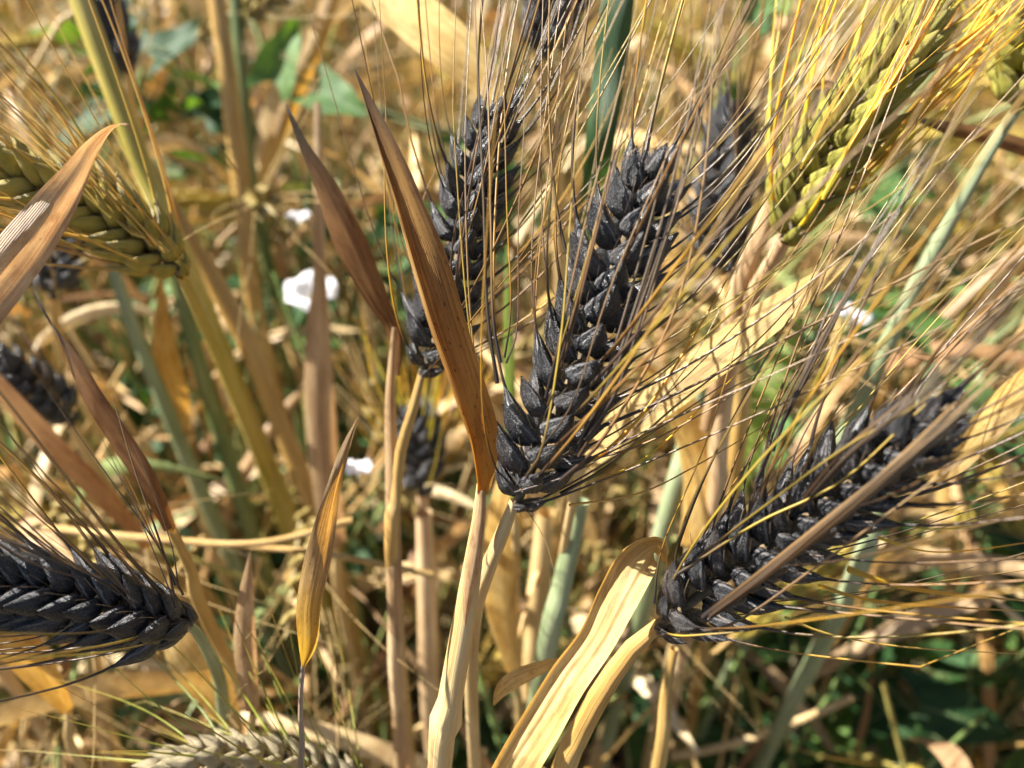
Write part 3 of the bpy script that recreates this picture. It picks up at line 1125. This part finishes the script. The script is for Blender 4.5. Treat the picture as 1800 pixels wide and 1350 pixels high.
CV = -FW    # towards the camera
bindweed(P(285, 150, .43), 18, .020, 'dark green bindweed climbing behind the upper left stems', 1, hr=.028, size=1.0, group=None)
bindweed(P(560, 480, .46), 5, .03, 'bindweed with two white flowers left of the tall brown leaves', 2,
         flowers=[(P(545, 510, .36), CV + UP * .8, .62), (P(523, 362, .36), UP + CV * .45, .36)], group=None)
bindweed(P(620, 790, .48), 6, .03, 'bindweed with one small white flower left of the pinkish sheath', 3, flowers=[(P(628, 803, .30), UP + CV * .35, .36)], group=None)
bindweed(P(1500, 560, .42), 7, .035, 'bindweed with a white flower behind the lower right ear awns', 4, flowers=[(P(1505, 545, .33), UP * .8 + CV * .5 + RT * .3, .50)], group=None)
bindweed(P(635, 260, .43), 14, .026, 'green bindweed between the two tall brown leaves', 5, group=None)
for px, py, d, n, lb in [(640, 380, .46, 6, 'bindweed low between the two brown leaves, below the dark blade'), (420, 560, .5, 8, 'bindweed right of the thick tan stem'),
                         (1330, 120, .5, 9, 'bindweed far behind the awns right of the green blade'), (1560, 400, .48, 9, 'bindweed under the yellow green ear at right'),
                         (120, 240, .5, 8, 'bindweed behind the golden awns at upper left'), (800, 1230, .45, 9, 'bindweed at the foot of the pale centre stem')]:
    bindweed(P(px, py, d), n, .035, lb, px, hr=.035, size=1.1)
for i, (px, py, d, n) in enumerate([(230, 560, .5, 7), (450, 860, .56, 9), (150, 680, .52, 6), (1060, 930, .50, 7), (340, 800, .55, 6)]):
    bindweed(P(px, py, d), n, .03, ['bindweed below the olive ear by the grey green stem', 'bindweed between the narrow brown leaf and the wide pinkish leaf',
             'bindweed beside the blurred black ear at the left edge', 'bindweed behind the amber blade right of the centre stem', 'bindweed behind the narrow dark brown leaf'][i], 20 + i)
for i, (px, py, d, n, s) in enumerate([(1450, 1020, .40, 12, 1.2), (1600, 1120, .42, 13, 1.3), (1350, 1180, .44, 12, 1.2), (1690, 930, .38, 11, 1.2),
                                       (1660, 1250, .40, 9, 1.1), (1480, 1280, .46, 12, 1.3), (1250, 1280, .48, 8, 1.1), (1760, 1080, .42, 8, 1.1), (1540, 1200, .45, 9, 1.2)]):
    bindweed(P(px, py, d), n, .032, ['bindweed leaves just below the middle of the lower right ear', 'bindweed in the middle of the lower right green patch', 'bindweed right under the base of the lower right ear',
             'bindweed beside the yellow awns at the right edge', 'bindweed nearest the lower right corner', 'bindweed by the slanted fallen straw, bottom edge', 'bindweed at the bottom edge right of the pale leaf',
             'topmost bindweed by the right edge of the green patch', 'bindweed between the fallen straw and the corner'][i], 40 + i, hr=.03, size=s, group='bindweed patch under the lower right ear')
rsW = np.random.RandomState(77)
for i in range(95):
    px, py = rsW.uniform(0, 1800), rsW.uniform(-50, 1300)
    g, t = ground_pt(px, py, rsW.uniform(.03, .12))
    wl = 'small green bindweed low among blurred stalks, ' + ('top' if py < 300 else 'upper' if py < 600 else 'lower' if py < 950 else 'bottom') + ' ' + ('far left' if px < 300 else 'left' if px < 700 else 'middle' if px < 1100 else 'right' if px < 1500 else 'far right')
    bindweed(g, 9, .045, wl, 100 + i, hr=.04, size=1.2)

# ------------------------------------------------------------------ hero plants
# 1 central black ear
h = thing('barley_plant', None, 'large sharp black ear in the centre with long brown awns', 'barley plant')
ear(h, [(908, 885, .168), (945, 800, .166), (1010, 650, .164), (1075, 480, .161), (1125, 350, .157), (1152, 262, .153)], 'kernel_black', 'awn_black',
    roll=72, nodes=25, seed=3, tilt=1.15, size=1.07, spread=(.62, .17), sag=RT * .10, bundles=[
        ([(1010, 800, .154), (1075, 680, .148), (1150, 470, .145), (1215, 250, .142), (1280, -60, .14)], 6, .0022, .0007),
        ([(960, 720, .155), (990, 600, .149), (1030, 400, .146), (1090, 150, .143), (1130, -80, .14)], 4, .0028, .0006),
        ([(890, 700, .160), (882, 560, .158), (872, 380, .157), (862, 150, .156), (840, -60, .156)], 4, .0035, .0006)], extra=[
        ([(925, 895, .168), (945, 925, .168), (962, 960, .167), (975, 1008, .167)], .0002),
        ([(912, 898, .168), (925, 930, .167), (928, 965, .167)], .0002),
        ([(985, 845, .156), (1060, 770, .15), (1180, 560, .145), (1235, 330, .142), (1260, 20, .14)], .0007),
        ([(925, 838, .157), (955, 780, .15), (985, 600, .148), (1000, 420, .147), (1030, 0, .145)], .0007),
        ([(950, 790, .156), (1010, 700, .150), (1075, 500, .146), (1190, 230, .143), (1290, -40, .14)], .0007),
        ([(905, 865, .158), (1010, 830, .156), (1110, 760, .155), (1230, 610, .155), (1330, 400, .155)], .0006),
        ([(1000, 888, .166), (1120, 868, .166), (1230, 815, .166), (1440, 690, .168)], .0008, 'awn_straw'),
        ([(1030, 820, .162), (1090, 770, .160), (1150, 700, .158), (1250, 540, .158), (1350, 360, .158)], .0008, 'awn_gold'),
        ([(1045, 850, .163), (1140, 800, .163), (1260, 690, .163), (1400, 560, .164)], .0007, 'awn_gold'),
        ([(985, 868, .166), (1075, 815, .165), (1180, 720, .165), (1330, 600, .167), (1440, 480, .17)], .0006)])
stem([(905, 880, .169, 18), (880, 945, .172, 26), (850, 1020, .178, 28), (832, 1100, .19, 26), (830, 1250, .22, 24)], 'stem_straw', h, to_ground=True)
h['group'] = 'black barley ears in focus'

# 2 leafy culm in front: tall brown leaf, pale sheath
h = thing('barley_plant', None, 'straw stem whose tall brown leaf rises left of the central ear', 'barley plant')
leaf([(846, 868, .166, 20, 20), (850, 838, .165, 34, 25), (846, 770, .163, 62, 10), (822, 690, .161, 80, -12), (783, 575, .160, 88, -8),
      (745, 450, .159, 80, -5), (700, 315, .159, 52, 10), (662, 215, .160, 26, 25), (624, 122, .162, 3, 40)], 'leaf_brown', h,
     nlen=150, nac=35, arch=.5, curlL=3.6, cs=.30, ripple=.13, edge=.018, seed=2)
stem([(847, 850, .167, 18), (843, 900, .168, 22), (830, 1000, .169, 34), (812, 1110, .172, 41), (790, 1240, .178, 43), (772, 1370, .19, 42)], 'stem_straw', h, nodes=(.12,), to_ground=True)
leaf([(846, 862, .1655, 18, 0), (842, 910, .166, 24, 0), (829, 1000, .166, 33, 5), (822, 1060, .167, 20, 15), (818, 1100, .169, 4, 20)], 'leaf_pink', h, 'sheath',
     nlen=40, nac=13, arch=1.25, seed=5)

# 3 second black ear behind with its own leaf
h = thing('barley_plant', None, 'black ear half hidden behind the tall brown leaf', 'barley plant', 'black barley ears in focus')
ear(h, [(742, 655, .195), (765, 600, .194), (800, 470, .192), (835, 330, .189), (862, 225, .186), (872, 180, .184)], 'kernel_black', 'awn_black',
    roll=72, nodes=25, seed=8, tilt=1.1, size=.93, bundles=[
        ([(790, 540, .180), (815, 420, .178), (855, 260, .176), (900, 60, .175), (925, -90, .175)], 5, .003, .0006),
        ([(830, 360, .182), (870, 260, .180), (925, 120, .178), (990, -80, .178)], 6, .003, .0006)], spread=(.55, .14), awn_len=(.10, .14), sag=-UP * .05)
stem([(742, 655, .196, 14), (726, 720, .198, 18), (705, 790, .209, 20), (694, 880, .213, 22), (690, 1000, .22, 24)], 'stem_amber', h, to_ground=True)
leaf([(696, 660, .208, 12, 10), (697, 620, .207, 20, 10), (690, 575, .206, 28, 10), (660, 520, .203, 40, 0), (618, 430, .20, 58, -5), (572, 330, .198, 42, 15), (530, 250, .197, 20, 30), (503, 183, .196, 3, 20)], 'leaf_rust', h,
     nlen=80, nac=15, arch=.5, curlR=.7, ripple=.09, edge=.012, seed=4)
leaf([(692, 575, .204, 8, 0), (688, 640, .205, 18, 0), (686, 720, .207, 26, 5), (690, 860, .211, 34, 5), (694, 1050, .22, 38, 5), (700, 1200, .235, 36, 5), (705, 1380, .26, 34, 0)], 'leaf_pink', h, 'sheath',
     nlen=80, nac=15, arch=1.3, ripple=.02, seed=6)
stem([(690, 860, .214, 24), (694, 1050, .224, 26), (702, 1250, .245, 26)], 'stem_pink', h, 'stem', to_ground=True)

# 4 lower right black ear
h = thing('barley_plant', None, 'black ear slanting across the lower right with thick awns', 'barley plant', 'black barley ears in focus')
ear(h, [(1158, 1098, .168), (1240, 1040, .164), (1370, 945, .157), (1500, 845, .147), (1600, 770, .138), (1672, 715, .131)], 'kernel_black', 'awn_black',
    roll=84, nodes=26, seed=15, tilt=1.1, size=1.0, bundles=[
        ([(1240, 1090, .152), (1340, 1015, .142), (1480, 900, .131), (1640, 765, .121), (1840, 590, .111)], 7, .0007, .0009),
        ([(1400, 900, .142), (1500, 800, .132), (1640, 680, .122), (1840, 480, .112)], 3, .0020, .0009),
        ([(1320, 860, .152), (1400, 700, .147), (1500, 520, .142), (1620, 340, .138), (1800, 120, .134)], 5, .0045, .0007)], spread=(.60, .12), sag=-UP * .06 + RT * .04, extra=[
        ([(1235, 1085, .155), (1330, 1010, .145), (1480, 890, .133), (1640, 760, .122), (1830, 590, .112)], .0011),
        ([(1260, 1075, .154), (1370, 985, .144), (1520, 860, .131), (1690, 700, .12), (1850, 540, .11)], .0010),
        ([(1215, 1115, .157), (1300, 1090, .15), (1450, 985, .14), (1620, 860, .13), (1850, 700, .12)], .0007),
        ([(1230, 978, .156), (1330, 900, .145), (1480, 790, .133), (1640, 690, .122), (1850, 480, .11)], .0010),
        ([(1190, 1010, .156), (1330, 920, .148), (1480, 845, .14), (1640, 700, .13), (1850, 540, .12)], .0006),
        ([(1490, 1000, .150), (1580, 1030, .15), (1680, 1045, .15), (1830, 1058, .15)], .0013, 'awn_gold'),
        ([(1545, 945, .148), (1620, 968, .148), (1700, 968, .148), (1830, 950, .148)], .0009, 'awn_gold'),
        ([(1560, 915, .146), (1640, 930, .146), (1730, 922, .146), (1830, 900, .146)], .0007, 'awn_gold'),
        ([(1380, 1085, .155), (1460, 1115, .155), (1600, 1138, .155), (1840, 1152, .156)], .0008, 'awn_straw'),
        ([(1440, 1030, .152), (1530, 1055, .152), (1680, 1068, .152), (1830, 1075, .152)], .0012, 'awn_gold'),
        ([(1150, 1060, .16), (1165, 960, .158), (1240, 780, .155), (1310, 560, .153), (1400, 340, .15)], .0006)])
stem([(1160, 1097, .169, 24), (1110, 1140, .171, 32), (1058, 1215, .176, 38), (1018, 1290, .183, 40), (985, 1370, .195, 42)], 'stem_amber', h, to_ground=True)
leaf([(1172, 990, .170, 14, 60), (1155, 962, .168, 52, 35), (1118, 990, .165, 84, 10), (1085, 1050, .163, 84, 0), (1048, 1125, .161, 76, -5), (1000, 1195, .160, 80, -12),
      (955, 1270, .159, 88, -8), (905, 1350, .158, 86, 0), (850, 1440, .158, 70, 5)], 'leaf_pale', h, nlen=120, nac=25, arch=.25, curlR=1.8, curlL=2.0, ripple=.07, edge=.012, seed=9)

# 5 lower left black ear
h = thing('barley_plant', None, 'black ear entering from the left edge low down', 'barley plant', 'black barley ears in focus')
ear(h, [(338, 1098, .172), (270, 1088, .168), (170, 1062, .163), (50, 1035, .158), (-80, 1012, .153), (-230, 985, .15)], 'kernel_black', 'awn_black',
    roll=98, nodes=27, seed=23, size=.98, fat=1.08, bundles=[
        ([(240, 1060, .155), (150, 960, .150), (40, 830, .146), (-60, 720, .143)], 5, .004, .0006),
        ([(130, 1000, .150), (60, 960, .146), (-40, 905, .143), (-120, 860, .14)], 6, .0025, .0007),
        ([(320, 1060, .165), (290, 960, .163), (230, 820, .160), (160, 690, .158)], 6, .004, .0005)], spread=(.62, .25), sag=UP * .14, awn_bend=UP * .05)
stem([(330, 1098, .175, 16), (352, 1120, .185, 18), (385, 1190, .22, 22), (410, 1300, .27, 24)], 'stem_green', h, to_ground=True)

# 6 yellow green ear, upper right
h = thing('barley_plant', None, 'yellow green ear with golden awns at upper right', 'barley plant', 'unripe yellow green ears')
ear(h, [(1378, 425, .205), (1405, 360, .204), (1460, 270, .20), (1530, 170, .196), (1590, 85, .192), (1640, 10, .19)], 'kernel_gold', 'awn_gold',
    roll=82, nodes=24, seed=31, front=.8, size=1.15, tilt=.9, bundles=[
        ([(1445, 345, .188), (1510, 235, .183), (1600, 90, .179), (1700, -90, .176)], 14, .0012, .0011),
        ([(1400, 330, .19), (1450, 210, .187), (1530, 60, .184), (1590, -90, .182)], 3, .0025, .0009),
        ([(1500, 330, .195), (1580, 240, .192), (1690, 130, .19), (1850, -10, .19)], 8, .0028, .0010)], spread=(.25, .12), awn_len=(.08, .12), awn_w=.0007, fat=1.0)
stem([(1380, 422, .206, 24), (1345, 480, .216, 28), (1308, 550, .225, 30), (1280, 650, .236, 32), (1262, 800, .255, 34), (1255, 900, .27, 32)], 'stem_pink', h, to_ground=True)
leaf([(1490, 158, .212, 16, 50), (1440, 150, .21, 20, 30), (1408, 172, .21, 20, 0), (1392, 230, .211, 22, 0), (1350, 370, .214, 36, 0), (1300, 500, .22, 44, 0), (1270, 640, .23, 46, 0), (1240, 760, .25, 30, 0)],
     'leaf_pink', h, nlen=90, nac=13, arch=1.1, ripple=.03, seed=12)

# 7 olive ear, left edge
h = thing('barley_plant', None, 'olive yellow ear with straw awns pointing off the left edge', 'barley plant', 'unripe yellow green ears')
ear(h, [(322, 482, .212), (262, 432, .208), (180, 378, .204), (80, 330, .20), (-20, 290, .196), (-140, 240, .19)], 'kernel_olive', 'awn_straw',
    roll=84, nodes=27, seed=37, front=.35, size=1.0, bundles=[
        ([(290, 450, .20), (220, 380, .198), (110, 270, .195), (-60, 100, .192)], 9, .005, .0007),
        ([(200, 370, .195), (120, 290, .192), (20, 200, .19), (-80, 110, .188)], 9, .005, .0007),
        ([(240, 450, .20), (150, 420, .197), (40, 375, .194), (-80, 330, .19)], 7, .003, .0007),
        ([(300, 490, .21), (200, 470, .208), (90, 440, .205), (-60, 400, .20)], 7, .003, .0007)], spread=(.50, .14), awn_len=(.10, .13), sag=UP * .05)
stem([(320, 480, .213, 24), (350, 545, .24, 24), (410, 680, .30, 26), (470, 840, .36, 24), (510, 950, .40, 22)], 'stem_yellow', h, to_ground=True)

# 8 folded pinkish leaf across it
h = thing('barley_plant', None, 'pinkish folded dry leaf crossing in front of the left olive ear', 'barley plant')
leaf([(-60, 560, .150, 100, 0), (10, 480, .152, 88, 0), (70, 400, .154, 76, -5), (125, 320, .156, 52, -20), (160, 262, .158, 34, -40), (195, 225, .16, 26, -75), (222, 218, .161, 20, -110), (232, 230, .162, 5, -120)],
     'leaf_pink', h, nlen=90, nac=17, arch=.35, curlR=1.2, ripple=.08, edge=.015, seed=14)
stem([(-60, 560, .151, 30), (-130, 700, .17, 30), (-160, 900, .2, 30)], 'stem_pink', h, to_ground=True)

# 9 thin brown twisted leaf, left
h = thing('barley_plant', None, 'narrow dark brown leaf tapering to a point at mid left', 'barley plant')
leaf([(300, 930, .192, 22, 0), (262, 850, .19, 34, 5), (215, 775, .19, 38, 0), (165, 700, .19, 34, 10), (120, 620, .191, 24, 50), (92, 575, .192, 15, 80), (72, 540, .193, 9, 60), (62, 512, .194, 2, 40)],
     'leaf_rust', h, nlen=80, nac=13, arch=.6, curlL=1.0, ripple=.04, seed=17)
stem([(300, 928, .193, 16), (335, 1000, .21, 20), (365, 1090, .24, 24)], 'stem_amber', h, to_ground=True)

# 10 twisted leaf with yellow base
h = thing('barley_plant', None, 'small twisted dry leaf with bright yellow base left of the centre stem', 'barley plant')
leaf([(533, 1172, .163, 6, 0), (540, 1130, .163, 36, 10), (543, 1060, .162, 46, 0), (560, 980, .161, 48, -15), (578, 900, .160, 40, -40), (592, 840, .160, 26, -30), (610, 780, .161, 14, -10), (630, 733, .162, 2, 0)],
     'leaf_twist', h, nlen=80, nac=15, arch=.7, curlR=1.3, ripple=.06, edge=.015, seed=19)
stem([(534, 1160, .164, 8), (528, 1230, .168, 9), (532, 1310, .175, 10), (545, 1400, .19, 12)], 'stem_purple', h, to_ground=True)

# 11 pale ear at the bottom edge
h = thing('barley_plant', None, 'pale cream ear with green awns cut by the bottom edge', 'barley plant', 'unripe yellow green ears')
ear(h, [(640, 1395, .205), (560, 1360, .203), (470, 1338, .20), (380, 1335, .198), (300, 1350, .196), (240, 1370, .195)], 'kernel_pale', 'awn_green',
    roll=60, nodes=24, seed=41, size=.72, awn_w=.0008, spread=(.95, .55), awn_len=(.05, .085), sag=UP * .35)
stem([(640, 1395, .205, 16), (720, 1450, .22, 18), (760, 1520, .25, 18)], 'stem_green', h, to_ground=True)

# 12.. ears out of focus
def blurred_ear(label, rows, kmat, amat, stemrows, smat, seed, **kw):
    h = thing('barley_plant', None, label, 'barley plant', 'single barley ears just behind the focus')
    ear(h, rows, kmat, amat, seed=seed, **kw)
    if stemrows:
        stem(stemrows, smat, h, to_ground=True)
    return h


blurred_ear('blurred black ear between the central and yellow green ears', [(1278, 478, .25), (1268, 400, .25), (1275, 290, .248), (1290, 190, .245)],
            'kernel_black', 'awn_black', [(1278, 478, .25, 20), (1290, 600, .26, 26), (1300, 760, .28, 30)], 'stem_amber', 51, nodes=20, size=1.0, fat=1.1, spread=(.4, .15))
blurred_ear('blurred black ear at the top edge beside the green blade', [(945, 95, .27), (960, 50, .268), (985, -20, .265), (1010, -90, .26)],
            'kernel_black', 'awn_black', [(945, 95, .27, 20), (960, 220, .29, 24), (985, 400, .33, 26)], 'stem_straw', 52, nodes=14, size=1.05, fat=1.3, spread=(.5, .3))
blurred_ear('blurred black ear at the top left behind the yellow stem', [(222, 125, .36), (200, 60, .36), (170, -10, .355), (140, -80, .35)],
            'kernel_black', 'awn_straw', [(222, 125, .36, 16), (250, 260, .40, 18)], 'stem_straw', 53, nodes=18, size=1.05, awn_len=(.05, .08))
blurred_ear('small blurred black ear under the olive ear', [(90, 525, .33), (100, 480, .33), (110, 420, .33), (115, 350, .33)],
            'kernel_black', 'awn_straw', [(90, 525, .33, 16), (120, 640, .37, 20)], 'stem_straw', 54, nodes=14, size=1.0, fat=1.2, awn_len=(.04, .07))
blurred_ear('blurred black ear hanging at the left edge', [(125, 745, .30), (85, 700, .295), (30, 655, .29), (-50, 620, .285)],
            'kernel_black', 'awn_black', [(125, 745, .30, 18), (180, 840, .33, 20)], 'stem_straw', 55, nodes=16, size=.95, awn_len=(.05, .08))
blurred_ear('blurred black ear with yellow awns behind the centre stem', [(742, 868, .31), (740, 820, .31), (738, 770, .308), (730, 720, .306)],
            'kernel_black', 'awn_gold', [(742, 868, .31, 20), (752, 1000, .33, 30), (760, 1200, .38, 30)], 'stem_pink', 56, nodes=13, size=1.0, fat=1.25, awn_len=(.04, .07), spread=(.6, .3))
blurred_ear('yellow green ear cut by the right edge above the pale knot', [(1790, 190, .23), (1800, 140, .228), (1812, 60, .226), (1830, -20, .222)],
            'kernel_gold', 'awn_gold', [(1790, 190, .23, 16), (1755, 240, .232, 20), (1690, 350, .238, 24), (1600, 520, .25, 28), (1510, 710, .27, 30), (1420, 900, .31, 28)], 'stem_green', 57,
            nodes=14, size=1.1, awn_len=(.06, .09))

# loose blades and stalks placed one by one
def single(kind, label, rows, mat, cat, ground=True, **kw):
    if kind == 'leaf':
        h = thing('barley_plant' if ground else 'loose_blade', None, label, 'barley plant' if ground else 'dry blade')
        leaf(rows, mat, h, **kw)
        if ground:
            a, b, d, w_ = rows[0][:4]
            a1, b1, d1, _ = rows[1][:4]
            stem([(a, b, d + .001, 12), (a + (a - a1) * .4, b + 90, d + .02, 16)], 'stem_straw', h, to_ground=True)
    else:
        h = thing('barley_plant' if ground else 'fallen_straw', None, label, 'barley plant' if ground else 'straw')
        stem(rows, mat, h, to_ground=ground, **kw)
    return h


single('leaf', 'pale dry leaf running diagonally right of the central ear', [(1030, 815, .20, 30, 0), (1100, 745, .196, 66, 0), (1220, 655, .193, 70, 0), (1340, 565, .19, 62, 5), (1430, 500, .188, 40, 10), (1500, 450, .188, 6, 0)],
       'leaf_pale', 'leaf', arch=.4, curlR=.9, ripple=.04, seed=60, nlen=80, nac=15)
single('leaf', 'wide pinkish brown leaf left of centre, white flower behind it', [(590, 960, .33, 40, 0), (575, 860, .32, 50, 0), (562, 700, .31, 54, 0), (560, 570, .305, 42, 0), (562, 500, .302, 26, 0), (560, 380, .30, 20, 0), (558, 180, .30, 12, 0)],
       'leaf_pink', 'leaf', arch=.5, seed=61)
single('leaf', 'orange leaf slanting from the top edge left of the brown leaves', [(600, -60, .38, 30, 0), (560, 60, .38, 34, 0), (525, 150, .38, 32, 10), (480, 260, .38, 30, 0), (452, 340, .385, 5, 0)],
       'leaf_amber', 'leaf', ground=False, arch=.4, seed=62)
single('leaf', 'dark green blade at the top edge right of centre', [(1030, 420, .26, 30, 0), (1052, 270, .225, 52, 0), (1072, 120, .222, 60, 0), (1092, -60, .22, 56, 0), (1100, -200, .25, 4, 0)], 'leaf_green', 'leaf', arch=.6, seed=63)
single('leaf', 'lime green blade behind the lower right awns', [(1290, 860, .33, 40, 0), (1310, 780, .325, 66, 0), (1345, 690, .32, 60, 0), (1390, 600, .32, 30, 0), (1420, 540, .32, 4, 0)], 'leaf_lime', 'leaf', arch=.4, seed=64)
single('leaf', 'lime and yellow blade behind the centre ear, left side', [(905, 900, .25, 14, 0), (900, 780, .245, 20, 0), (895, 660, .24, 20, 10), (893, 540, .238, 16, 0), (890, 420, .238, 3, 0)], 'leaf_lime', 'leaf', arch=.4, seed=65)
single('leaf', 'glowing amber blade behind the centre stem', [(905, 1180, .27, 30, 0), (880, 1060, .265, 56, 0), (885, 940, .262, 66, 0), (905, 820, .26, 48, 10), (930, 700, .26, 6, 0)], 'leaf_amber', 'leaf', arch=.3, seed=66)
single('leaf', 'brown strap leaf at the right edge touching the pale knot', [(1810, 262, .236, 34, 0), (1740, 240, .235, 30, 0), (1670, 226, .235, 26, 10), (1605, 208, .236, 5, 0)], 'leaf_rust', 'leaf', ground=False, arch=.9, seed=67)
single('leaf', 'small curled dry leaf beside the pale leaf', [(985, 1160, .18, 8, 0), (950, 1175, .178, 28, 30), (905, 1195, .177, 32, 10), (880, 1215, .178, 24, -10), (868, 1240, .18, 3, 0)], 'leaf_pale', 'leaf', ground=False, arch=.6, curlR=.9, seed=68, ripple=.08)
single('leaf', 'cream upright leaf right of the lower left ear', [(445, 1250, .215, 24, 0), (432, 1150, .212, 40, 0), (432, 1060, .21, 30, 0), (440, 970, .21, 3, 0)], 'leaf_pink', 'leaf', arch=.6, seed=69)
single('leaf', 'bright white dry leaf below the lower left ear', [(420, 1290, .25, 20, 0), (375, 1210, .245, 66, 0), (330, 1150, .24, 70, 0), (290, 1090, .24, 20, 0)], 'leaf_pale', 'leaf', arch=.2, seed=70)
single('leaf', 'amber leaf at the lower left corner under the ear', [(120, 1250, .25, 20, 0), (70, 1180, .245, 56, 0), (10, 1110, .24, 60, 0), (-60, 1040, .24, 30, 0)], 'leaf_amber', 'leaf', arch=.4, seed=71)
single('leaf', 'broad amber leaf at mid left under the awns', [(260, 960, .27, 20, 0), (190, 880, .265, 34, 0), (90, 780, .26, 38, 0), (0, 680, .26, 30, 0), (-60, 600, .26, 8, 0)], 'leaf_tan', 'leaf', arch=.4, seed=72)
single('leaf', 'bright yellow leaf glowing behind left stems', [(330, 760, .36, 14, 0), (308, 700, .355, 46, 0), (290, 620, .35, 44, 0), (285, 540, .35, 22, 0), (280, 470, .35, 4, 0)], 'leaf_amber', 'leaf', arch=.3, seed=73)
single('leaf', 'yellow leaf tip at the top left corner', [(10, -60, .34, 40, 0), (25, -10, .34, 34, 0), (38, 45, .34, 4, 0)], 'leaf_amber', 'leaf', ground=False, arch=.3, seed=74)
single('leaf', 'pale blurred leaf slanting down from the top centre', [(610, -60, .26, 60, 0), (690, 0, .255, 86, 0), (780, 70, .25, 90, 5), (850, 140, .25, 60, 0), (885, 200, .25, 10, 0)], 'leaf_pale', 'leaf', ground=False, arch=.5, seed=75)
single('leaf', 'brown leaf behind the centre ear, right side', [(1210, 960, .27, 30, 0), (1230, 830, .265, 60, 0), (1200, 720, .26, 60, 0), (1130, 660, .26, 20, 0)], 'leaf_amber', 'leaf', arch=.3, seed=76)
single('leaf', 'amber leaf at the right edge above the lower right ear', [(1640, 860, .20, 14, 0), (1700, 790, .198, 48, 0), (1770, 710, .196, 56, 0), (1850, 640, .195, 50, 0)], 'leaf_amber', 'leaf', ground=False, arch=.4, seed=77)

single('stem', 'yellow green stem leaning from the top left corner', [(120, -60, .27, 38), (160, 50, .272, 38), (215, 200, .278, 36), (265, 330, .285, 36), (320, 450, .295, 36)], 'stem_yellow', 'stem')
single('stem', 'thick tan stem running diagonally through the left half', [(225, 235, .30, 28), (330, 420, .31, 34), (430, 590, .325, 38), (500, 760, .345, 36), (560, 920, .37, 34)], 'stem_amber', 'stem')
single('stem', 'tan stem standing below the top edge at left', [(375, -40, .37, 30), (400, 130, .38, 32), (425, 330, .40, 33), (445, 520, .42, 30)], 'stem_amber', 'stem')
single('stem', 'slim green stem right beside the tan one at left', [(412, -40, .39, 22), (425, 130, .40, 24), (445, 330, .42, 24)], 'stem_dkgreen', 'stem')
single('stem', 'grey green stem low left under the olive ear', [(195, 460, .33, 20), (240, 590, .34, 24), (310, 760, .36, 26), (380, 920, .39, 26)], 'stem_green', 'stem')
single('stem', 'broad olive stem right of the grey green one', [(305, 470, .34, 26), (350, 640, .355, 28), (400, 800, .375, 28), (450, 960, .40, 26)], 'stem_dkgreen', 'stem')
single('stem', 'grey green jointed stem right of the centre stem', [(1020, 880, .23, 32), (1003, 960, .235, 34), (985, 1040, .24, 36), (960, 1150, .25, 38)], 'stem_green', 'stem', nodes=(.3,))
single('stem', 'pale stem between the centre stem and the grey green one', [(960, 900, .30, 34), (945, 1050, .32, 36), (935, 1200, .35, 36)], 'stem_straw', 'stem')
single('stem', 'pink stem second from the tall pinkish sheath', [(745, 900, .285, 30), (750, 1050, .30, 34), (757, 1250, .33, 34)], 'stem_pink', 'stem')
single('stem', 'grey green stem left of the lower right ear', [(1235, 660, .26, 30), (1205, 790, .27, 36), (1175, 900, .28, 36)], 'stem_green', 'stem')
single('stem', 'green stem standing beneath the lower right ear', [(1640, 640, .24, 26), (1590, 780, .25, 32), (1540, 900, .265, 34), (1500, 1020, .28, 34)], 'stem_green', 'stem')
single('stem', 'olive stem right of the pink sheath', [(1330, 560, .34, 44), (1305, 700, .35, 46), (1290, 850, .37, 46)], 'stem_dkgreen', 'stem')
single('stem', 'pale stem rising to the right of the pale leaf', [(1185, 1140, .21, 14), (1170, 1220, .215, 20), (1155, 1360, .23, 26)], 'stem_amber', 'stem')
single('stem', 'orange stalk lying across behind the lower left ear', [(60, 925, .26, 14), (250, 945, .25, 14), (450, 955, .245, 13), (620, 915, .25, 13)], 'stem_amber', 'stem', ground=False)
single('stem', 'orange stalk crossing just under the other one', [(330, 950, .25, 12), (450, 962, .25, 12), (560, 972, .25, 12), (760, 1010, .26, 12)], 'stem_amber', 'stem', ground=False)
single('stem', 'straw lying slanted across the lower right weeds', [(1180, 1330, .36, 14), (1280, 1310, .36, 14), (1410, 1265, .355, 14), (1500, 1225, .35, 12)], 'stem_straw', 'stem', ground=False)
